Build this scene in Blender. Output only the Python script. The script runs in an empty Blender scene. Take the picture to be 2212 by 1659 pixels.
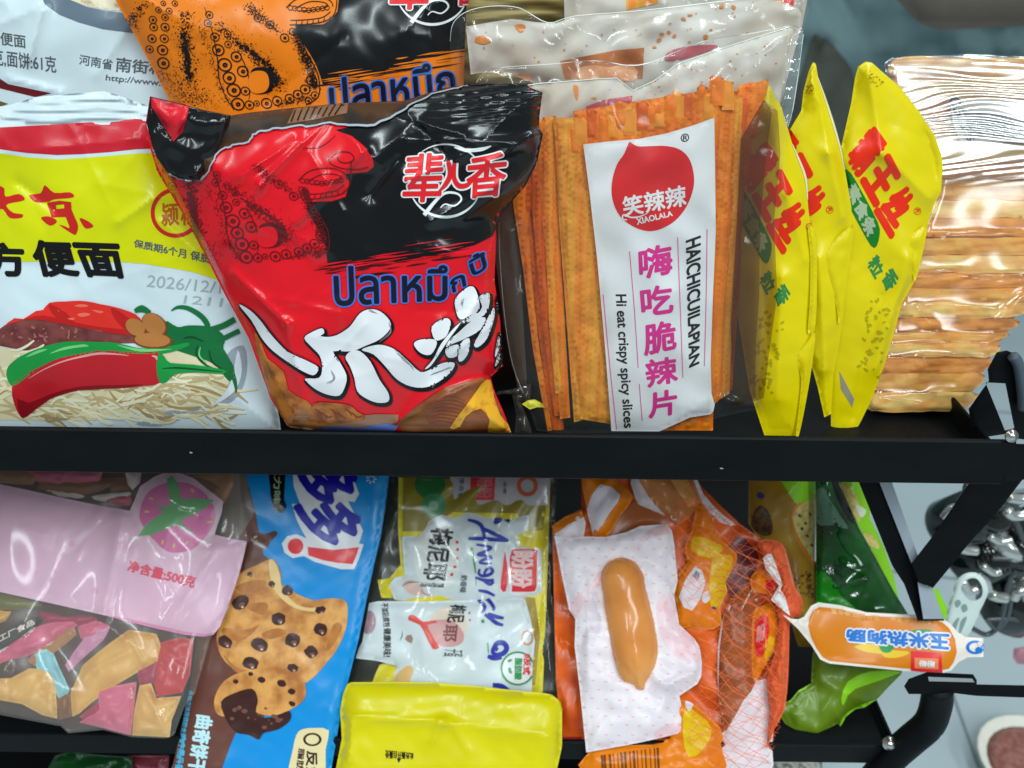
import bpy, math, random
import numpy as np
from mathutils import Vector, Matrix
from mathutils.geometry import delaunay_2d_cdt

sc = bpy.context.scene
COL = sc.collection
rnd = random.Random(7)

# ------------------------------------------------------------------ camera
PW, PH, FPX = 2212.0, 1659.0, 1841.0          # the photograph's own frame, and its focal length in those pixels
CAM = np.array((0.0, -0.334, 0.2196))
PITCH, ROLL = math.radians(30.0), math.radians(0.75)
cd = bpy.data.cameras.new('camera')
cam = bpy.data.objects.new('camera', cd)
COL.objects.link(cam)
rot = Matrix.Rotation(math.radians(90) - PITCH, 3, 'X') @ Matrix.Rotation(ROLL, 3, 'Z')
cam.location = CAM
cam.rotation_euler = rot.to_euler()
cd.sensor_width = 36.0
cd.lens = 36.0 * FPX / PW
cd.clip_start, cd.clip_end = 0.01, 60
cd.dof.use_dof = True
cd.dof.focus_distance = 0.385
cd.dof.aperture_fstop = 12.0
sc.camera = cam
RM = np.array(rot)

# ------------------------------------------------------------------ world, lamps, exposure
w = bpy.data.worlds.new('World'); sc.world = w; w.use_nodes = True
w.node_tree.nodes['Background'].inputs[0].default_value = (0.86, 1.0, 1.06, 1)
w.node_tree.nodes['Background'].inputs[1].default_value = 0.28
def area_lamp(loc, size, power, rz=0.0, tilt=0.0):
    l = bpy.data.lights.new('overhead_area_light', 'AREA'); l.shape = 'RECTANGLE'
    l.size, l.size_y = size; l.energy = power; l.color = (0.86, 1.0, 1.02)
    o = bpy.data.objects.new('overhead_area_light', l); o.location = loc
    o.rotation_euler = (tilt, 0, rz); COL.objects.link(o)
for tx, ty, tl, pw_ in ((-1.12, -1.55, 1.3, 17), (-0.22, -1.20, 1.3, 21), (0.60, -1.05, 1.3, 21), (1.62, -2.15, 1.7, 46)):
    area_lamp((tx, ty, 1.75), (0.50 if tx > 1 else 0.11, tl), pw_)                      # the shop's tubes; outer two added to put streaks on header, glare on stack
area_lamp((1.15, 1.30, 1.75), (0.12, 1.4), 14)
area_lamp((-1.0, 0.6, 1.75), (0.12, 1.4), 8)
vs = sc.view_settings
sc.display_settings.display_device = 'sRGB'
vs.view_transform = 'Standard'; vs.look = 'None'; vs.exposure = -0.13; vs.gamma = 1.0
vs.use_curve_mapping = False
sc.render.engine = 'CYCLES'
sc.cycles.use_denoising = True
sc.cycles.transparent_max_bounces = 24
sc.cycles.max_bounces = 8
sc.cycles.sample_clamp_indirect = 6.0

# ------------------------------------------------------------------ materials
def s2l(c):
    c = c / 255.0
    return c / 12.92 if c <= 0.04045 else ((c + 0.055) / 1.055) ** 2.4
TINT = (0.80, 0.90, 0.92)
def base(rgb):
    return tuple(min(0.86, s2l(c) / t) for c, t in zip(rgb, TINT)) + (1.0,)
MATS = {}
def mat(name, rgb, rough=0.3, rgb2=None, nscale=(40, 40, 40), detail=3.0, lo=0.35, hi=0.65, bump=0.0, bscale=120.0,
        metal=0.0, spec=0.32, coat=0.0, trans=0.0):
    if name in MATS: return MATS[name]
    m = bpy.data.materials.new(name); m.use_nodes = True
    nt = m.node_tree; p = nt.nodes['Principled BSDF']
    p.inputs['Roughness'].default_value = rough
    p.inputs['Metallic'].default_value = metal
    p.inputs['Specular IOR Level'].default_value = spec
    p.inputs['Coat Weight'].default_value = coat
    p.inputs['Coat Roughness'].default_value = 0.12
    tc = nt.nodes.new('ShaderNodeTexCoord')
    mp = nt.nodes.new('ShaderNodeMapping'); mp.inputs['Scale'].default_value = nscale
    nt.links.new(tc.outputs['Object'], mp.inputs['Vector'])
    nz = nt.nodes.new('ShaderNodeTexNoise'); nz.inputs['Scale'].default_value = 1.0; nz.inputs['Detail'].default_value = detail
    nt.links.new(mp.outputs['Vector'], nz.inputs['Vector'])
    cr = nt.nodes.new('ShaderNodeValToRGB')
    b1 = base(rgb); b2 = base(rgb2) if rgb2 else tuple(c * 0.93 for c in b1[:3]) + (1,)
    cr.color_ramp.elements[0].position, cr.color_ramp.elements[1].position = lo, hi
    cr.color_ramp.elements[0].color, cr.color_ramp.elements[1].color = b2, b1
    nt.links.new(nz.outputs['Fac'], cr.inputs['Fac'])
    nt.links.new(cr.outputs['Color'], p.inputs['Base Color'])
    if bump:
        n2 = nt.nodes.new('ShaderNodeTexNoise'); n2.inputs['Scale'].default_value = bscale; n2.inputs['Detail'].default_value = 2
        nt.links.new(tc.outputs['Object'], n2.inputs['Vector'])
        bm_ = nt.nodes.new('ShaderNodeBump'); bm_.inputs['Strength'].default_value = bump; bm_.inputs['Distance'].default_value = 0.001
        nt.links.new(n2.outputs['Fac'], bm_.inputs['Height']); nt.links.new(bm_.outputs['Normal'], p.inputs['Normal'])
    if trans:
        tr = nt.nodes.new('ShaderNodeBsdfTransparent'); mx = nt.nodes.new('ShaderNodeMixShader'); mx.inputs[0].default_value = trans
        nt.links.new(p.outputs[0], mx.inputs[1]); nt.links.new(tr.outputs[0], mx.inputs[2])
        nt.links.new(mx.outputs[0], nt.nodes['Material Output'].inputs['Surface'])
    MATS[name] = m
    return m
def film(name, milky=0.02, tint=(1, 1, 1), rough=0.1, gloss=0.0, edge=0.42, bump=0.05, bscale=50.0, rgb=(225, 225, 220)):
    """clear plastic film: see-through, glossy, a little milky"""
    if name in MATS: return MATS[name]
    m = bpy.data.materials.new(name); m.use_nodes = True
    nt = m.node_tree; nt.nodes.remove(nt.nodes['Principled BSDF'])
    tr = nt.nodes.new('ShaderNodeBsdfTransparent'); tr.inputs[0].default_value = tint + (1,)
    gl = nt.nodes.new('ShaderNodeBsdfGlossy'); gl.inputs['Roughness'].default_value = rough
    df = nt.nodes.new('ShaderNodeBsdfDiffuse'); df.inputs[0].default_value = base(rgb)
    lw = nt.nodes.new('ShaderNodeLayerWeight'); lw.inputs['Blend'].default_value = 0.35
    ma = nt.nodes.new('ShaderNodeMath'); ma.operation = 'MULTIPLY_ADD'; ma.inputs[1].default_value = edge; ma.inputs[2].default_value = gloss
    nt.links.new(lw.outputs['Fresnel'], ma.inputs[0])
    m1 = nt.nodes.new('ShaderNodeMixShader'); m1.inputs[0].default_value = milky
    m2 = nt.nodes.new('ShaderNodeMixShader')
    nt.links.new(ma.outputs[0], m2.inputs[0])
    nt.links.new(tr.outputs[0], m1.inputs[1]); nt.links.new(df.outputs[0], m1.inputs[2])
    nt.links.new(m1.outputs[0], m2.inputs[1]); nt.links.new(gl.outputs[0], m2.inputs[2])
    nt.links.new(m2.outputs[0], nt.nodes['Material Output'].inputs['Surface'])
    tc = nt.nodes.new('ShaderNodeTexCoord')
    n2 = nt.nodes.new('ShaderNodeTexNoise'); n2.inputs['Scale'].default_value = bscale; n2.inputs['Detail'].default_value = 2
    nt.links.new(tc.outputs['Object'], n2.inputs['Vector'])
    b = nt.nodes.new('ShaderNodeBump'); b.inputs['Strength'].default_value = bump; b.inputs['Distance'].default_value = 0.002
    nt.links.new(n2.outputs['Fac'], b.inputs['Height'])
    nt.links.new(b.outputs['Normal'], gl.inputs['Normal'])
    MATS[name] = m
    return m
PB = dict(bump=0.03, bscale=60.0)
def ink(name, rgb, **k):
    d = dict(rough=0.31, coat=0.08, **PB); d.update(k)
    return mat(name, rgb, **d)
WHITE = ink('white_print', (192, 214, 221))
BLACK = ink('black_print', (15, 17, 19), rough=0.22)
RED = ink('red_print', (214, 22, 34))
M_rack = mat('black_powder_coat', (11, 14, 17), 0.5, (7, 9, 11), (25, 25, 60), bump=0.2, bscale=1500, spec=0.12)
M_steel = mat('bright_steel', (190, 195, 195), 0.25, metal=1.0)
FILM = film('clear_film')
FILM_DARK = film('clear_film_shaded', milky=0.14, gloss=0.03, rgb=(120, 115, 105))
FILM_MILK = film('milky_film', milky=0.34, gloss=0.05, edge=0.35, rgb=(205, 200, 190))

# ------------------------------------------------------------------ geometry helpers
def rays(p):
    p = np.asarray(p, float).reshape(-1, 2)
    d = np.stack([(p[:, 0] - PW / 2) / FPX, -(p[:, 1] - PH / 2) / FPX, -np.ones(len(p))], 1)
    d = d @ RM.T
    return d / np.linalg.norm(d, axis=1, keepdims=True)
def facing(p, F):
    a, b, c = p[F[:, 0]], p[F[:, 1]], p[F[:, 2]]
    ar = (b[:, 0] - a[:, 0]) * (c[:, 1] - a[:, 1]) - (b[:, 1] - a[:, 1]) * (c[:, 0] - a[:, 0])
    return np.where((ar > 0)[:, None], F[:, ::-1], F)
class Plane:
    """a leaning plane: passes the line y=y0, z=z0 and leans back from the vertical; yaw turns it about the vertical"""
    def __init__(s, y0, lean, z0=0.0, yaw=0.0, x0=0.0):
        a, b = math.radians(lean), math.radians(yaw)
        n = np.array((0.0, -math.cos(a), math.sin(a)))
        R = np.array(((math.cos(b), -math.sin(b), 0), (math.sin(b), math.cos(b), 0), (0, 0, 1)))
        s.n = R @ n; s.p = np.array((x0, y0, z0))
    def hit(s, p):
        d = rays(p)
        t = ((s.p - CAM) @ s.n) / (d @ s.n)
        return CAM + d * t[:, None], d
def U(x, y, pl): return pl.hit([(x, y)])[0][0]
ZOOM = {'a': (0, 0, .2929), 'b': (0, 459, .3093), 'c': (243, 0, .354), 'd': (313.2, 162, .3955), 'e': (486, 540, .31736),
        'f': (961.2, 0, .3711), 'g': (1053, 459, .32545), 'h': (1566, 81, .29197), 'i': (1566, 486, .358),
        'j': (0, 999, .39786), 'k': (378, 999, .39764), 'l': (702, 999, .39764), 'm': (1161, 999, .39786),
        'n': (1593, 999, .39772), 'o': (702, 1026, .2767), 'q': (891, 0, .39064), 'r': (1026, 621, .2116),
        's': (1944, 972, .2931), 'u': (972, 1069, .2149), 'p': (0, 0, 1.0)}
def Z(k, *pts):
    ox, oy, s = ZOOM[k]
    return [(ox + x * s, oy + y * s) for x, y in pts]
def smooth(pts, n=5, closed=True):
    p = [np.array(q, float) for q in pts]; L = len(p); out = []
    for i in range(L if closed else L - 1):
        if closed: a, b, c, d = p[i - 1], p[i], p[(i + 1) % L], p[(i + 2) % L]
        else: a, b, c, d = p[max(i - 1, 0)], p[i], p[i + 1], p[min(i + 2, L - 1)]
        for k in range(n):
            t = k / n
            out.append(tuple(0.5 * (2 * b + (c - a) * t + (2 * a - 5 * b + 4 * c - d) * t * t + (3 * b - a - 3 * c + d) * t ** 3)))
    if not closed: out.append(tuple(p[-1]))
    return out
def dens(loop, step):
    out = []
    for i, a in enumerate(loop):
        b = loop[(i + 1) % len(loop)]
        n = max(1, int(math.hypot(b[0] - a[0], b[1] - a[1]) / step))
        for k in range(n):
            t = k / n; out.append((a[0] + (b[0] - a[0]) * t, a[1] + (b[1] - a[1]) * t))
    return out
def segdist(p, a, b):
    d = b - a; L = (d * d).sum(1) + 1e-12
    t = np.clip(((p[:, None, :] - a[None]) * d[None]).sum(2) / L[None], 0, 1)
    q = a[None] + t[..., None] * d[None]
    return np.sqrt(((p[:, None, :] - q) ** 2).sum(2))
def odist(p, loop):
    out = np.empty(len(p)); a = np.asarray(loop, float); b = np.roll(a, -1, 0)
    for i in range(0, len(p), 4000): out[i:i + 4000] = segdist(p[i:i + 4000], a, b).min(1)
    return out
def winding(p, loops):
    wn = np.zeros(len(p), int)
    for lp in loops:
        a = np.asarray(lp, float); b = np.roll(a, -1, 0)
        for i in range(0, len(p), 4000):
            q = p[i:i + 4000]; y = q[:, 1][:, None]
            cr = (b[:, 0] - a[:, 0])[None] * (y - a[:, 1][None]) - (q[:, 0][:, None] - a[:, 0][None]) * (b[:, 1] - a[:, 1])[None]
            up = (a[:, 1][None] <= y) & (b[:, 1][None] > y) & (cr > 0)
            dn = (a[:, 1][None] > y) & (b[:, 1][None] <= y) & (cr < 0)
            wn[i:i + 4000] += up.sum(1) - dn.sum(1)
    return wn
def fill(loops, grid=9.0, cut=None):
    """triangulate loops (non-zero winding, holes allowed) with inner grid points"""
    vsx, es = [], []
    for lp in loops:
        n0 = len(vsx); n = len(lp)
        vsx += [tuple(q) for q in lp]; es += [(n0 + i, n0 + (i + 1) % n) for i in range(n)]
    arr = np.array(vsx); lo, hi = arr.min(0), arr.max(0); ring0 = arr[np.array(es)[:, 0]]
    if cut is not None:
        n0 = len(vsx); n = len(cut); vsx += [tuple(q) for q in cut]; es += [(n0 + i, n0 + (i + 1) % n) for i in range(n)]
    if grid and (hi - lo).min() > grid:
        gx = np.arange(lo[0] + grid * .6, hi[0], grid); gy = np.arange(lo[1] + grid * .6, hi[1], grid)
        G = np.stack(np.meshgrid(gx, gy), -1).reshape(-1, 2)
        G[:, 0] += (np.round((G[:, 1] - lo[1]) / grid) % 2) * grid * .37
        G = G[winding(G, loops) != 0]
        if len(G): G = G[odist(G, ring0) > grid * .4] if len(loops) == 1 else G
        vsx += [tuple(q) for q in G]
    r = delaunay_2d_cdt([Vector(v) for v in vsx], es, [], 0, 1e-4)
    V = np.array([(v.x, v.y) for v in r[0]]); Fc = np.array([f for f in r[2] if len(f) == 3], int).reshape(-1, 3)
    if not len(Fc): return V, Fc
    c = V[Fc].mean(1); k = winding(c, loops) != 0
    if cut is not None: k &= winding(c, [cut]) != 0
    return V, Fc[k]
_noise_cache = {}
def wav(p, seed, freq, n=9):
    """smooth pseudo-random field in about -1..1; freq in cycles per pixel"""
    if seed not in _noise_cache:
        g = np.random.RandomState(seed); _noise_cache[seed] = (g.rand(n) * 6.283, g.rand(n) * 6.283, .5 + g.rand(n))
    an, ph, fr = _noise_cache[seed]
    q = p + 18 * np.stack([np.sin(p[:, 1] * .021 + seed), np.sin(p[:, 0] * .017 + 2 * seed)], 1)
    k = freq * 6.283 * fr
    return np.sin(q[:, 0][:, None] * (np.cos(an) * k)[None] + q[:, 1][:, None] * (np.sin(an) * k)[None] + ph[None]).sum(1) / math.sqrt(n)
def crinkle(loop, n, amp, seed, lmin=40, lmax=160, wd=(4, 12)):
    lmin, lmax, wd, amp = lmin * 1.6, lmax * 1.8, (wd[0] * 1.7, wd[1] * 1.9), amp * .9
    g = random.Random(seed); a = np.array(loop); lo, hi = a.min(0), a.max(0); out = []
    while len(out) < n:
        x, y = g.uniform(lo[0], hi[0]), g.uniform(lo[1], hi[1])
        if winding(np.array([[x, y]]), [loop])[0] == 0: continue
        an, L = g.uniform(0, 6.28), g.uniform(lmin, lmax)
        out.append((x, y, x + math.cos(an) * L, y + math.sin(an) * L, g.uniform(*wd), g.uniform(.4, 1) * amp * g.choice((1, 1, -1))))
    return out

def link(o, parent=None):
    COL.objects.link(o)
    if parent is not None:
        o.parent = parent
        o.location = o.location - WORLD_LOC[parent.name]
    return o
WORLD_LOC = {}
def tag(o, label, cat, group=None, kind=None):
    if label: o['label'] = label
    if cat: o['category'] = cat
    if group: o['group'] = group
    if kind: o['kind'] = kind
    return o
def empty(name, loc, label, cat, group=None):
    o = bpy.data.objects.new(name, None); o.location = Vector(loc); o.empty_display_size = 0.02
    COL.objects.link(o); WORLD_LOC[o.name] = Vector(loc)
    return tag(o, label, cat, group)
def mesh(name, verts, faces, mats, fm=None, normals=None, parent=None, flat=False):
    V = np.asarray(verts, float)
    lo, hi = V.min(0), V.max(0); org = np.array(((lo[0] + hi[0]) / 2, (lo[1] + hi[1]) / 2, lo[2]))
    me = bpy.data.meshes.new(name)
    me.from_pydata((V - org).tolist(), [], [tuple(int(i) for i in f) for f in faces])
    for m in mats: me.materials.append(m)
    if fm is not None: me.polygons.foreach_set('material_index', np.asarray(fm, np.int32))
    if not flat: me.polygons.foreach_set('use_smooth', np.ones(len(me.polygons), bool))
    me.update()
    if normals is not None and len(me.vertices) == len(normals): me.normals_split_custom_set_from_vertices([tuple(n) for n in normals])
    o = bpy.data.objects.new(name, me); o.location = Vector(org)
    COL.objects.link(o); WORLD_LOC[o.name] = Vector(org)
    if parent is not None:
        o.parent = parent; o.location = Vector(org) - WORLD_LOC[parent.name]
    return o

# text outlines from Blender's own built-in font
_glyph = {}
def glyphs(s):
    if s in _glyph: return _glyph[s]
    c = bpy.data.curves.new('lettering', 'FONT'); c.body = s
    o = bpy.data.objects.new('lettering', c); COL.objects.link(o)
    dg = bpy.context.evaluated_depsgraph_get()
    ev = o.evaluated_get(dg); cu = ev.to_curve(dg)
    loops = []
    for sp in cu.splines:
        bp = sp.bezier_points; pts = []
        for i in range(len(bp)):
            a, b = bp[i], bp[(i + 1) % len(bp)]
            p0, p1, p2, p3 = [np.array(q[:2]) for q in (a.co, a.handle_right, b.handle_left, b.co)]
            ch = p3 - p0; L = np.linalg.norm(ch) + 1e-9
            dev = max(abs(ch[0] * (q - p0)[1] - ch[1] * (q - p0)[0]) / L for q in (p1, p2))
            n = 1 if dev < .006 else 4
            for k in range(n):
                t = k / n; pts.append(tuple((1 - t) ** 3 * p0 + 3 * (1 - t) ** 2 * t * p1 + 3 * (1 - t) * t * t * p2 + t ** 3 * p3))
        if len(pts) > 2: loops.append(pts)
    ev.to_curve_clear()
    bpy.data.objects.remove(o); bpy.data.curves.remove(c)
    a = np.array([q for l in loops for q in l]); lo, hi = a.min(0), a.max(0)
    _glyph[s] = [[((x - lo[0]) / (hi[0] - lo[0]), (y - lo[1]) / (hi[1] - lo[1])) for x, y in l] for l in loops]
    return _glyph[s]

class Sheet:
    """one surface of a pack: an outline on a leaning plane, swelling towards the viewer's side, with creases and prints on it"""
    def __init__(s, plane, loop, hmax=.01, R=120, pw=.7, noise=(0, .01, 1), creases=(), extra=None, grid=9.0, back=.004, lift=0.0):
        s.pl, s.loop, s.hmax, s.R, s.pw = plane, [tuple(q) for q in loop], hmax, R, pw
        s.noise, s.cr, s.extra, s.grid, s.back, s.lift = noise, list(creases), extra, grid, back, lift
        s.V, s.N, s.F, s.FM, s.mats = [], [], [], [], []; s.nv = 0
    def h(s, p):
        d = odist(p, s.loop)
        t = np.clip(d / s.R, 0, 1)
        h = s.hmax * np.clip(1 - (1 - t) ** 2, 0, 1) ** s.pw + s.lift
        e = np.clip(d / 16, 0, 1)
        ns = s.noise if isinstance(s.noise, list) else [s.noise]
        for a, f, sd in ns:
            if a: h = h + a * wav(p, sd, f) * e
        if s.cr:
            c = np.array(s.cr)
            for i in range(0, len(p), 4000):
                D = segdist(p[i:i + 4000], c[:, 0:2], c[:, 2:4])
                h[i:i + 4000] += (c[:, 5][None] * np.exp(-(np.sqrt(D * D + 16.0) - 4.0) / c[:, 4][None])).sum(1) * e[i:i + 4000]
        if s.extra: h = h + s.extra(p, d)
        return h
    def at(s, p, off=0.0):
        p = np.asarray(p, float).reshape(-1, 2)
        q, d = s.pl.hit(p)
        return q - d * (s.h(p) + off)[:, None]
    def nrm(s, p):
        e = 1.2
        a = s.at(p + (e, 0)) - s.at(p - (e, 0)); b = s.at(p + (0, e)) - s.at(p - (0, e))
        n = np.cross(b, a); n /= np.linalg.norm(n, axis=1, keepdims=True) + 1e-12
        v = CAM - s.at(p); k = (n * v).sum(1) < 0; n[k] *= -1
        return n
    def mi(s, m):
        if m not in s.mats: s.mats.append(m)
        return s.mats.index(m)
    def put(s, p, F, m, off):
        p = np.asarray(p, float)
        if not len(F): return
        F = facing(p, np.asarray(F))
        s.V.append(s.at(p, off)); s.N.append(s.nrm(p)); s.F.append(np.asarray(F) + s.nv)
        s.FM += [s.mi(m)] * len(F); s.nv += len(p)
    def body(s, m, back_m=None):
        V, F = fill([dens(s.loop, s.grid)], s.grid)
        s.put(V, F, m, 0.0)
        if s.back is not None:                      # the far side, closing the body at its rim
            q, d = s.pl.hit(V); dd = odist(V, s.loop)
            b = s.back * np.clip(1 - (1 - np.clip(dd / s.R, 0, 1)) ** 2, 0, 1) ** s.pw + 1e-4
            s.V.append(q + d * (b - s.lift)[:, None]); s.N.append(-s.nrm(V)); s.F.append(facing(V, F)[:, ::-1] + s.nv)
            s.FM += [s.mi(back_m or m)] * len(F); s.nv += len(V)
        return s
    def poly(s, m, pts, L=1, holes=(), sm=0, clip=True, sub=0):
        lp = [smooth(pts, sm) if sm else list(pts)] + [list(reversed(h)) if True else h for h in holes]
        if holes:                                   # holes must wind the other way
            def area(l): return sum(l[i - 1][0] * l[i][1] - l[i][0] * l[i - 1][1] for i in range(len(l)))
            sg = area(lp[0])
            for i in range(1, len(lp)):
                if area(lp[i]) * sg > 0: lp[i] = list(reversed(lp[i]))
        cut = dens(s.loop, s.grid) if clip and (winding(np.array(lp[0]), [s.loop]) == 0).any() else None
        V, F = fill([dens(l, s.grid) for l in lp], s.grid, cut)
        s._clip(V, F, m, L, sub, clip and cut is None)
        return s
    def _clip(s, V, F, m, L, sub=0, clip=True):
        if clip and len(F):
            c = V[F].mean(1); F = F[winding(c, [s.loop]) != 0]
        s.put(V, F, m, L * 1.8e-4 + sub * 4e-6)
    def text(s, m, txt, quad, L=1, bold=0.0, n=6, sub0=0, dx=(0, 0)):
        """letters set into a quad given as top left, top right, bottom right, bottom left in the text's own sense"""
        tl, tr, br, bl = [np.array(q, float) for q in quad]
        G = []
        for lp in glyphs(txt):
            a = np.array(lp); x, y = a[:, :1], a[:, 1:]
            G.append((bl * (1 - x) * (1 - y) + br * x * (1 - y) + tl * (1 - x) * y + tr * x * y) + np.array(dx))
        big = max(np.ptp(np.concatenate(G), 0))
        loops = [dens([tuple(q) for q in g], 10.0) for g in G]
        # group contours that overlap so that each triangulation stays small
        V, F = fill(loops, s.grid if big > 60 else 0)
        s._clip(V, F, m, L, sub0)
        if bold:
            for k in range(n):
                a = 6.2832 * k / n; s._clip(V + np.array((math.cos(a), math.sin(a))) * bold, F, m, L, sub0 + k + 1)
        return s
    def ring(s, m, c, r, wd, L=1, sq=1.0, ang=0.0, n=22, sub=0):
        a = np.linspace(0, 2 * math.pi, n, endpoint=False)
        ca, sa = math.cos(ang), math.sin(ang)
        def e(rr):
            x, y = np.cos(a) * rr, np.sin(a) * rr * sq
            return np.stack([c[0] + x * ca - y * sa, c[1] + x * sa + y * ca], 1)
        V = np.concatenate([e(r), e(max(r - wd, .1))]); F = []
        for i in range(n):
            j = (i + 1) % n; F += [(i, j, n + j), (i, n + j, n + i)]
        s._clip(V, np.array(F), m, L, sub); return s
    def disc(s, m, c, r, L=1, sq=1.0, ang=0.0, n=14, jag=0.0, sub=0):
        P = []
        for k in range(n):
            t = 6.2832 * k / n; rr = r * (1 + jag * rnd.uniform(-1, 1)); x, y = math.cos(t) * rr, math.sin(t) * rr * sq
            P.append((c[0] + x * math.cos(ang) - y * math.sin(ang), c[1] + x * math.sin(ang) + y * math.cos(ang)))
        if r > 14: return s.poly(m, P, L, sub=sub)
        V = np.array([c] + P); F = np.array([(0, 1 + i, 1 + (i + 1) % n) for i in range(n)])
        s._clip(V, F, m, L, sub); return s
    def stroke(s, m, pts, wd, L=1, sm=4, sub=0, clip=True, closed=False, off=None):
        p = np.array(smooth(pts, sm, closed) if sm else pts, float)
        if closed: p = np.concatenate([p, p[:1]])
        q = [p[0]]
        for a, b in zip(p[:-1], p[1:]):
            n = max(1, int(np.linalg.norm(b - a) / s.grid))
            for k in range(n): q.append(a + (b - a) * (k + 1) / n)
        p = np.array(q); t = np.gradient(p, axis=0); t /= np.linalg.norm(t, axis=1, keepdims=True) + 1e-9
        nn = np.stack([-t[:, 1], t[:, 0]], 1)
        if np.isscalar(wd): ww = np.full(len(p), wd / 2.)
        else: ww = np.interp(np.linspace(0, 1, len(p)), np.linspace(0, 1, len(wd)), wd) / 2.
        V = np.concatenate([p + nn * ww[:, None], p - nn * ww[:, None]]); n = len(p); F = []
        for i in range(n - 1): F += [(i, i + 1, n + i + 1), (i, n + i + 1, n + i)]
        F = np.array(F)
        if off is not None: s.put(V, F, m, off)
        else: s._clip(V, F, m, L, sub, clip)
        return s
    def speck(s, m, n, fn, L=1, rr=(1, 2.5), jag=.4):
        """n small ink specks; fn() gives a position"""
        Vs, Fs, k = [], [], 0
        for _ in range(n):
            c = fn(); r = rnd.uniform(*rr); an = rnd.uniform(0, 3); e = rnd.uniform(.5, 1)
            P = []
            for i in range(5):
                t = 6.2832 * i / 5 + an; q = r * (1 + jag * rnd.uniform(-1, 1)); P.append((c[0] + math.cos(t) * q, c[1] + math.sin(t) * q * e))
            Vs += P; Fs += [(k, k + 1, k + 2), (k, k + 2, k + 3), (k, k + 3, k + 4)]; k += 5
        s._clip(np.array(Vs), np.array(Fs), m, L); return s
    def build(s, name, label=None, cat=None, group=None, parent=None):
        o = mesh(name, np.concatenate(s.V), np.concatenate(s.F), s.mats, s.FM, np.concatenate(s.N), parent)
        return tag(o, label, cat, group)

def boxmesh(name, a, b, wd, th, m, parent=None, up=(0, -1, 0), bev=.0008):
    """a flat bar from a to b: wd across, th along 'up'"""
    a, b, up = np.array(a), np.array(b), np.array(up, float)
    t = (b - a) / np.linalg.norm(b - a); s_ = np.cross(t, up); s_ /= np.linalg.norm(s_); u = np.cross(s_, t)
    r = bev; prof = [(-wd / 2 + r, -th / 2), (wd / 2 - r, -th / 2), (wd / 2, -th / 2 + r), (wd / 2, th / 2 - r), (wd / 2 - r, th / 2), (-wd / 2 + r, th / 2), (-wd / 2, th / 2 - r), (-wd / 2, -th / 2 + r)]
    V = [e + s_ * x + u * y for e in (a, b) for x, y in prof]; n = 8
    F = [(i, (i + 1) % n, n + (i + 1) % n, n + i) for i in range(n)] + [tuple(range(n - 1, -1, -1)), tuple(range(n, 2 * n))]
    return mesh(name, V, F, [m], parent=parent, flat=True)
def tubemesh(name, pts, r, m, parent=None, n=10, closed=False, sm=6):
    p = np.array([tuple(q) for q in pts], float)
    if sm:
        out = []; L = len(p)
        for i in range(L if closed else L - 1):
            a, b, c, d = (p[i - 1], p[i], p[(i + 1) % L], p[(i + 2) % L]) if closed else (p[max(i - 1, 0)], p[i], p[i + 1], p[min(i + 2, L - 1)])
            for k in range(sm):
                t = k / sm; out.append(.5 * (2 * b + (c - a) * t + (2 * a - 5 * b + 4 * c - d) * t * t + (3 * b - a - 3 * c + d) * t ** 3))
        if not closed: out.append(p[-1])
        p = np.array(out)
    V, F = [], []; L = len(p); ref = np.array((.31, .2, .93))
    for i in range(L):
        t = (p[(i + 1) % L] - p[i - 1]) if closed else (p[min(i + 1, L - 1)] - p[max(i - 1, 0)])
        t = t / (np.linalg.norm(t) + 1e-12); a = np.cross(t, ref); a /= np.linalg.norm(a); b = np.cross(t, a)
        rr = r if np.isscalar(r) else np.interp(i / (L - 1), np.linspace(0, 1, len(r)), r)
        for k in range(n): V.append(p[i] + rr * (a * math.cos(6.2832 * k / n) + b * math.sin(6.2832 * k / n)))
    for i in range(L if closed else L - 1):
        j = (i + 1) % L
        for k in range(n): F.append((i * n + k, i * n + (k + 1) % n, j * n + (k + 1) % n, j * n + k))
    if not closed: F += [tuple(range(n - 1, -1, -1)), tuple(range((L - 1) * n, L * n))]
    return mesh(name, V, F, [m], parent=parent)
def lathe(name, base_p, axis, prof, m, parent=None, n=28):
    ax = np.array(axis, float); ax /= np.linalg.norm(ax); a = np.cross(ax, (.3, .9, .1)); a /= np.linalg.norm(a); b = np.cross(ax, a)
    V, F = [], []
    for r, z in prof:
        for k in range(n): V.append(np.array(base_p) + ax * z + r * (a * math.cos(6.2832 * k / n) + b * math.sin(6.2832 * k / n)))
    for i in range(len(prof) - 1):
        for k in range(n): F.append((i * n + k, i * n + (k + 1) % n, (i + 1) * n + (k + 1) % n, (i + 1) * n + k))
    F += [tuple(range(n - 1, -1, -1)), tuple(range((len(prof) - 1) * n, len(prof) * n))]
    return mesh(name, V, F, [m], parent=parent)

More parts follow.
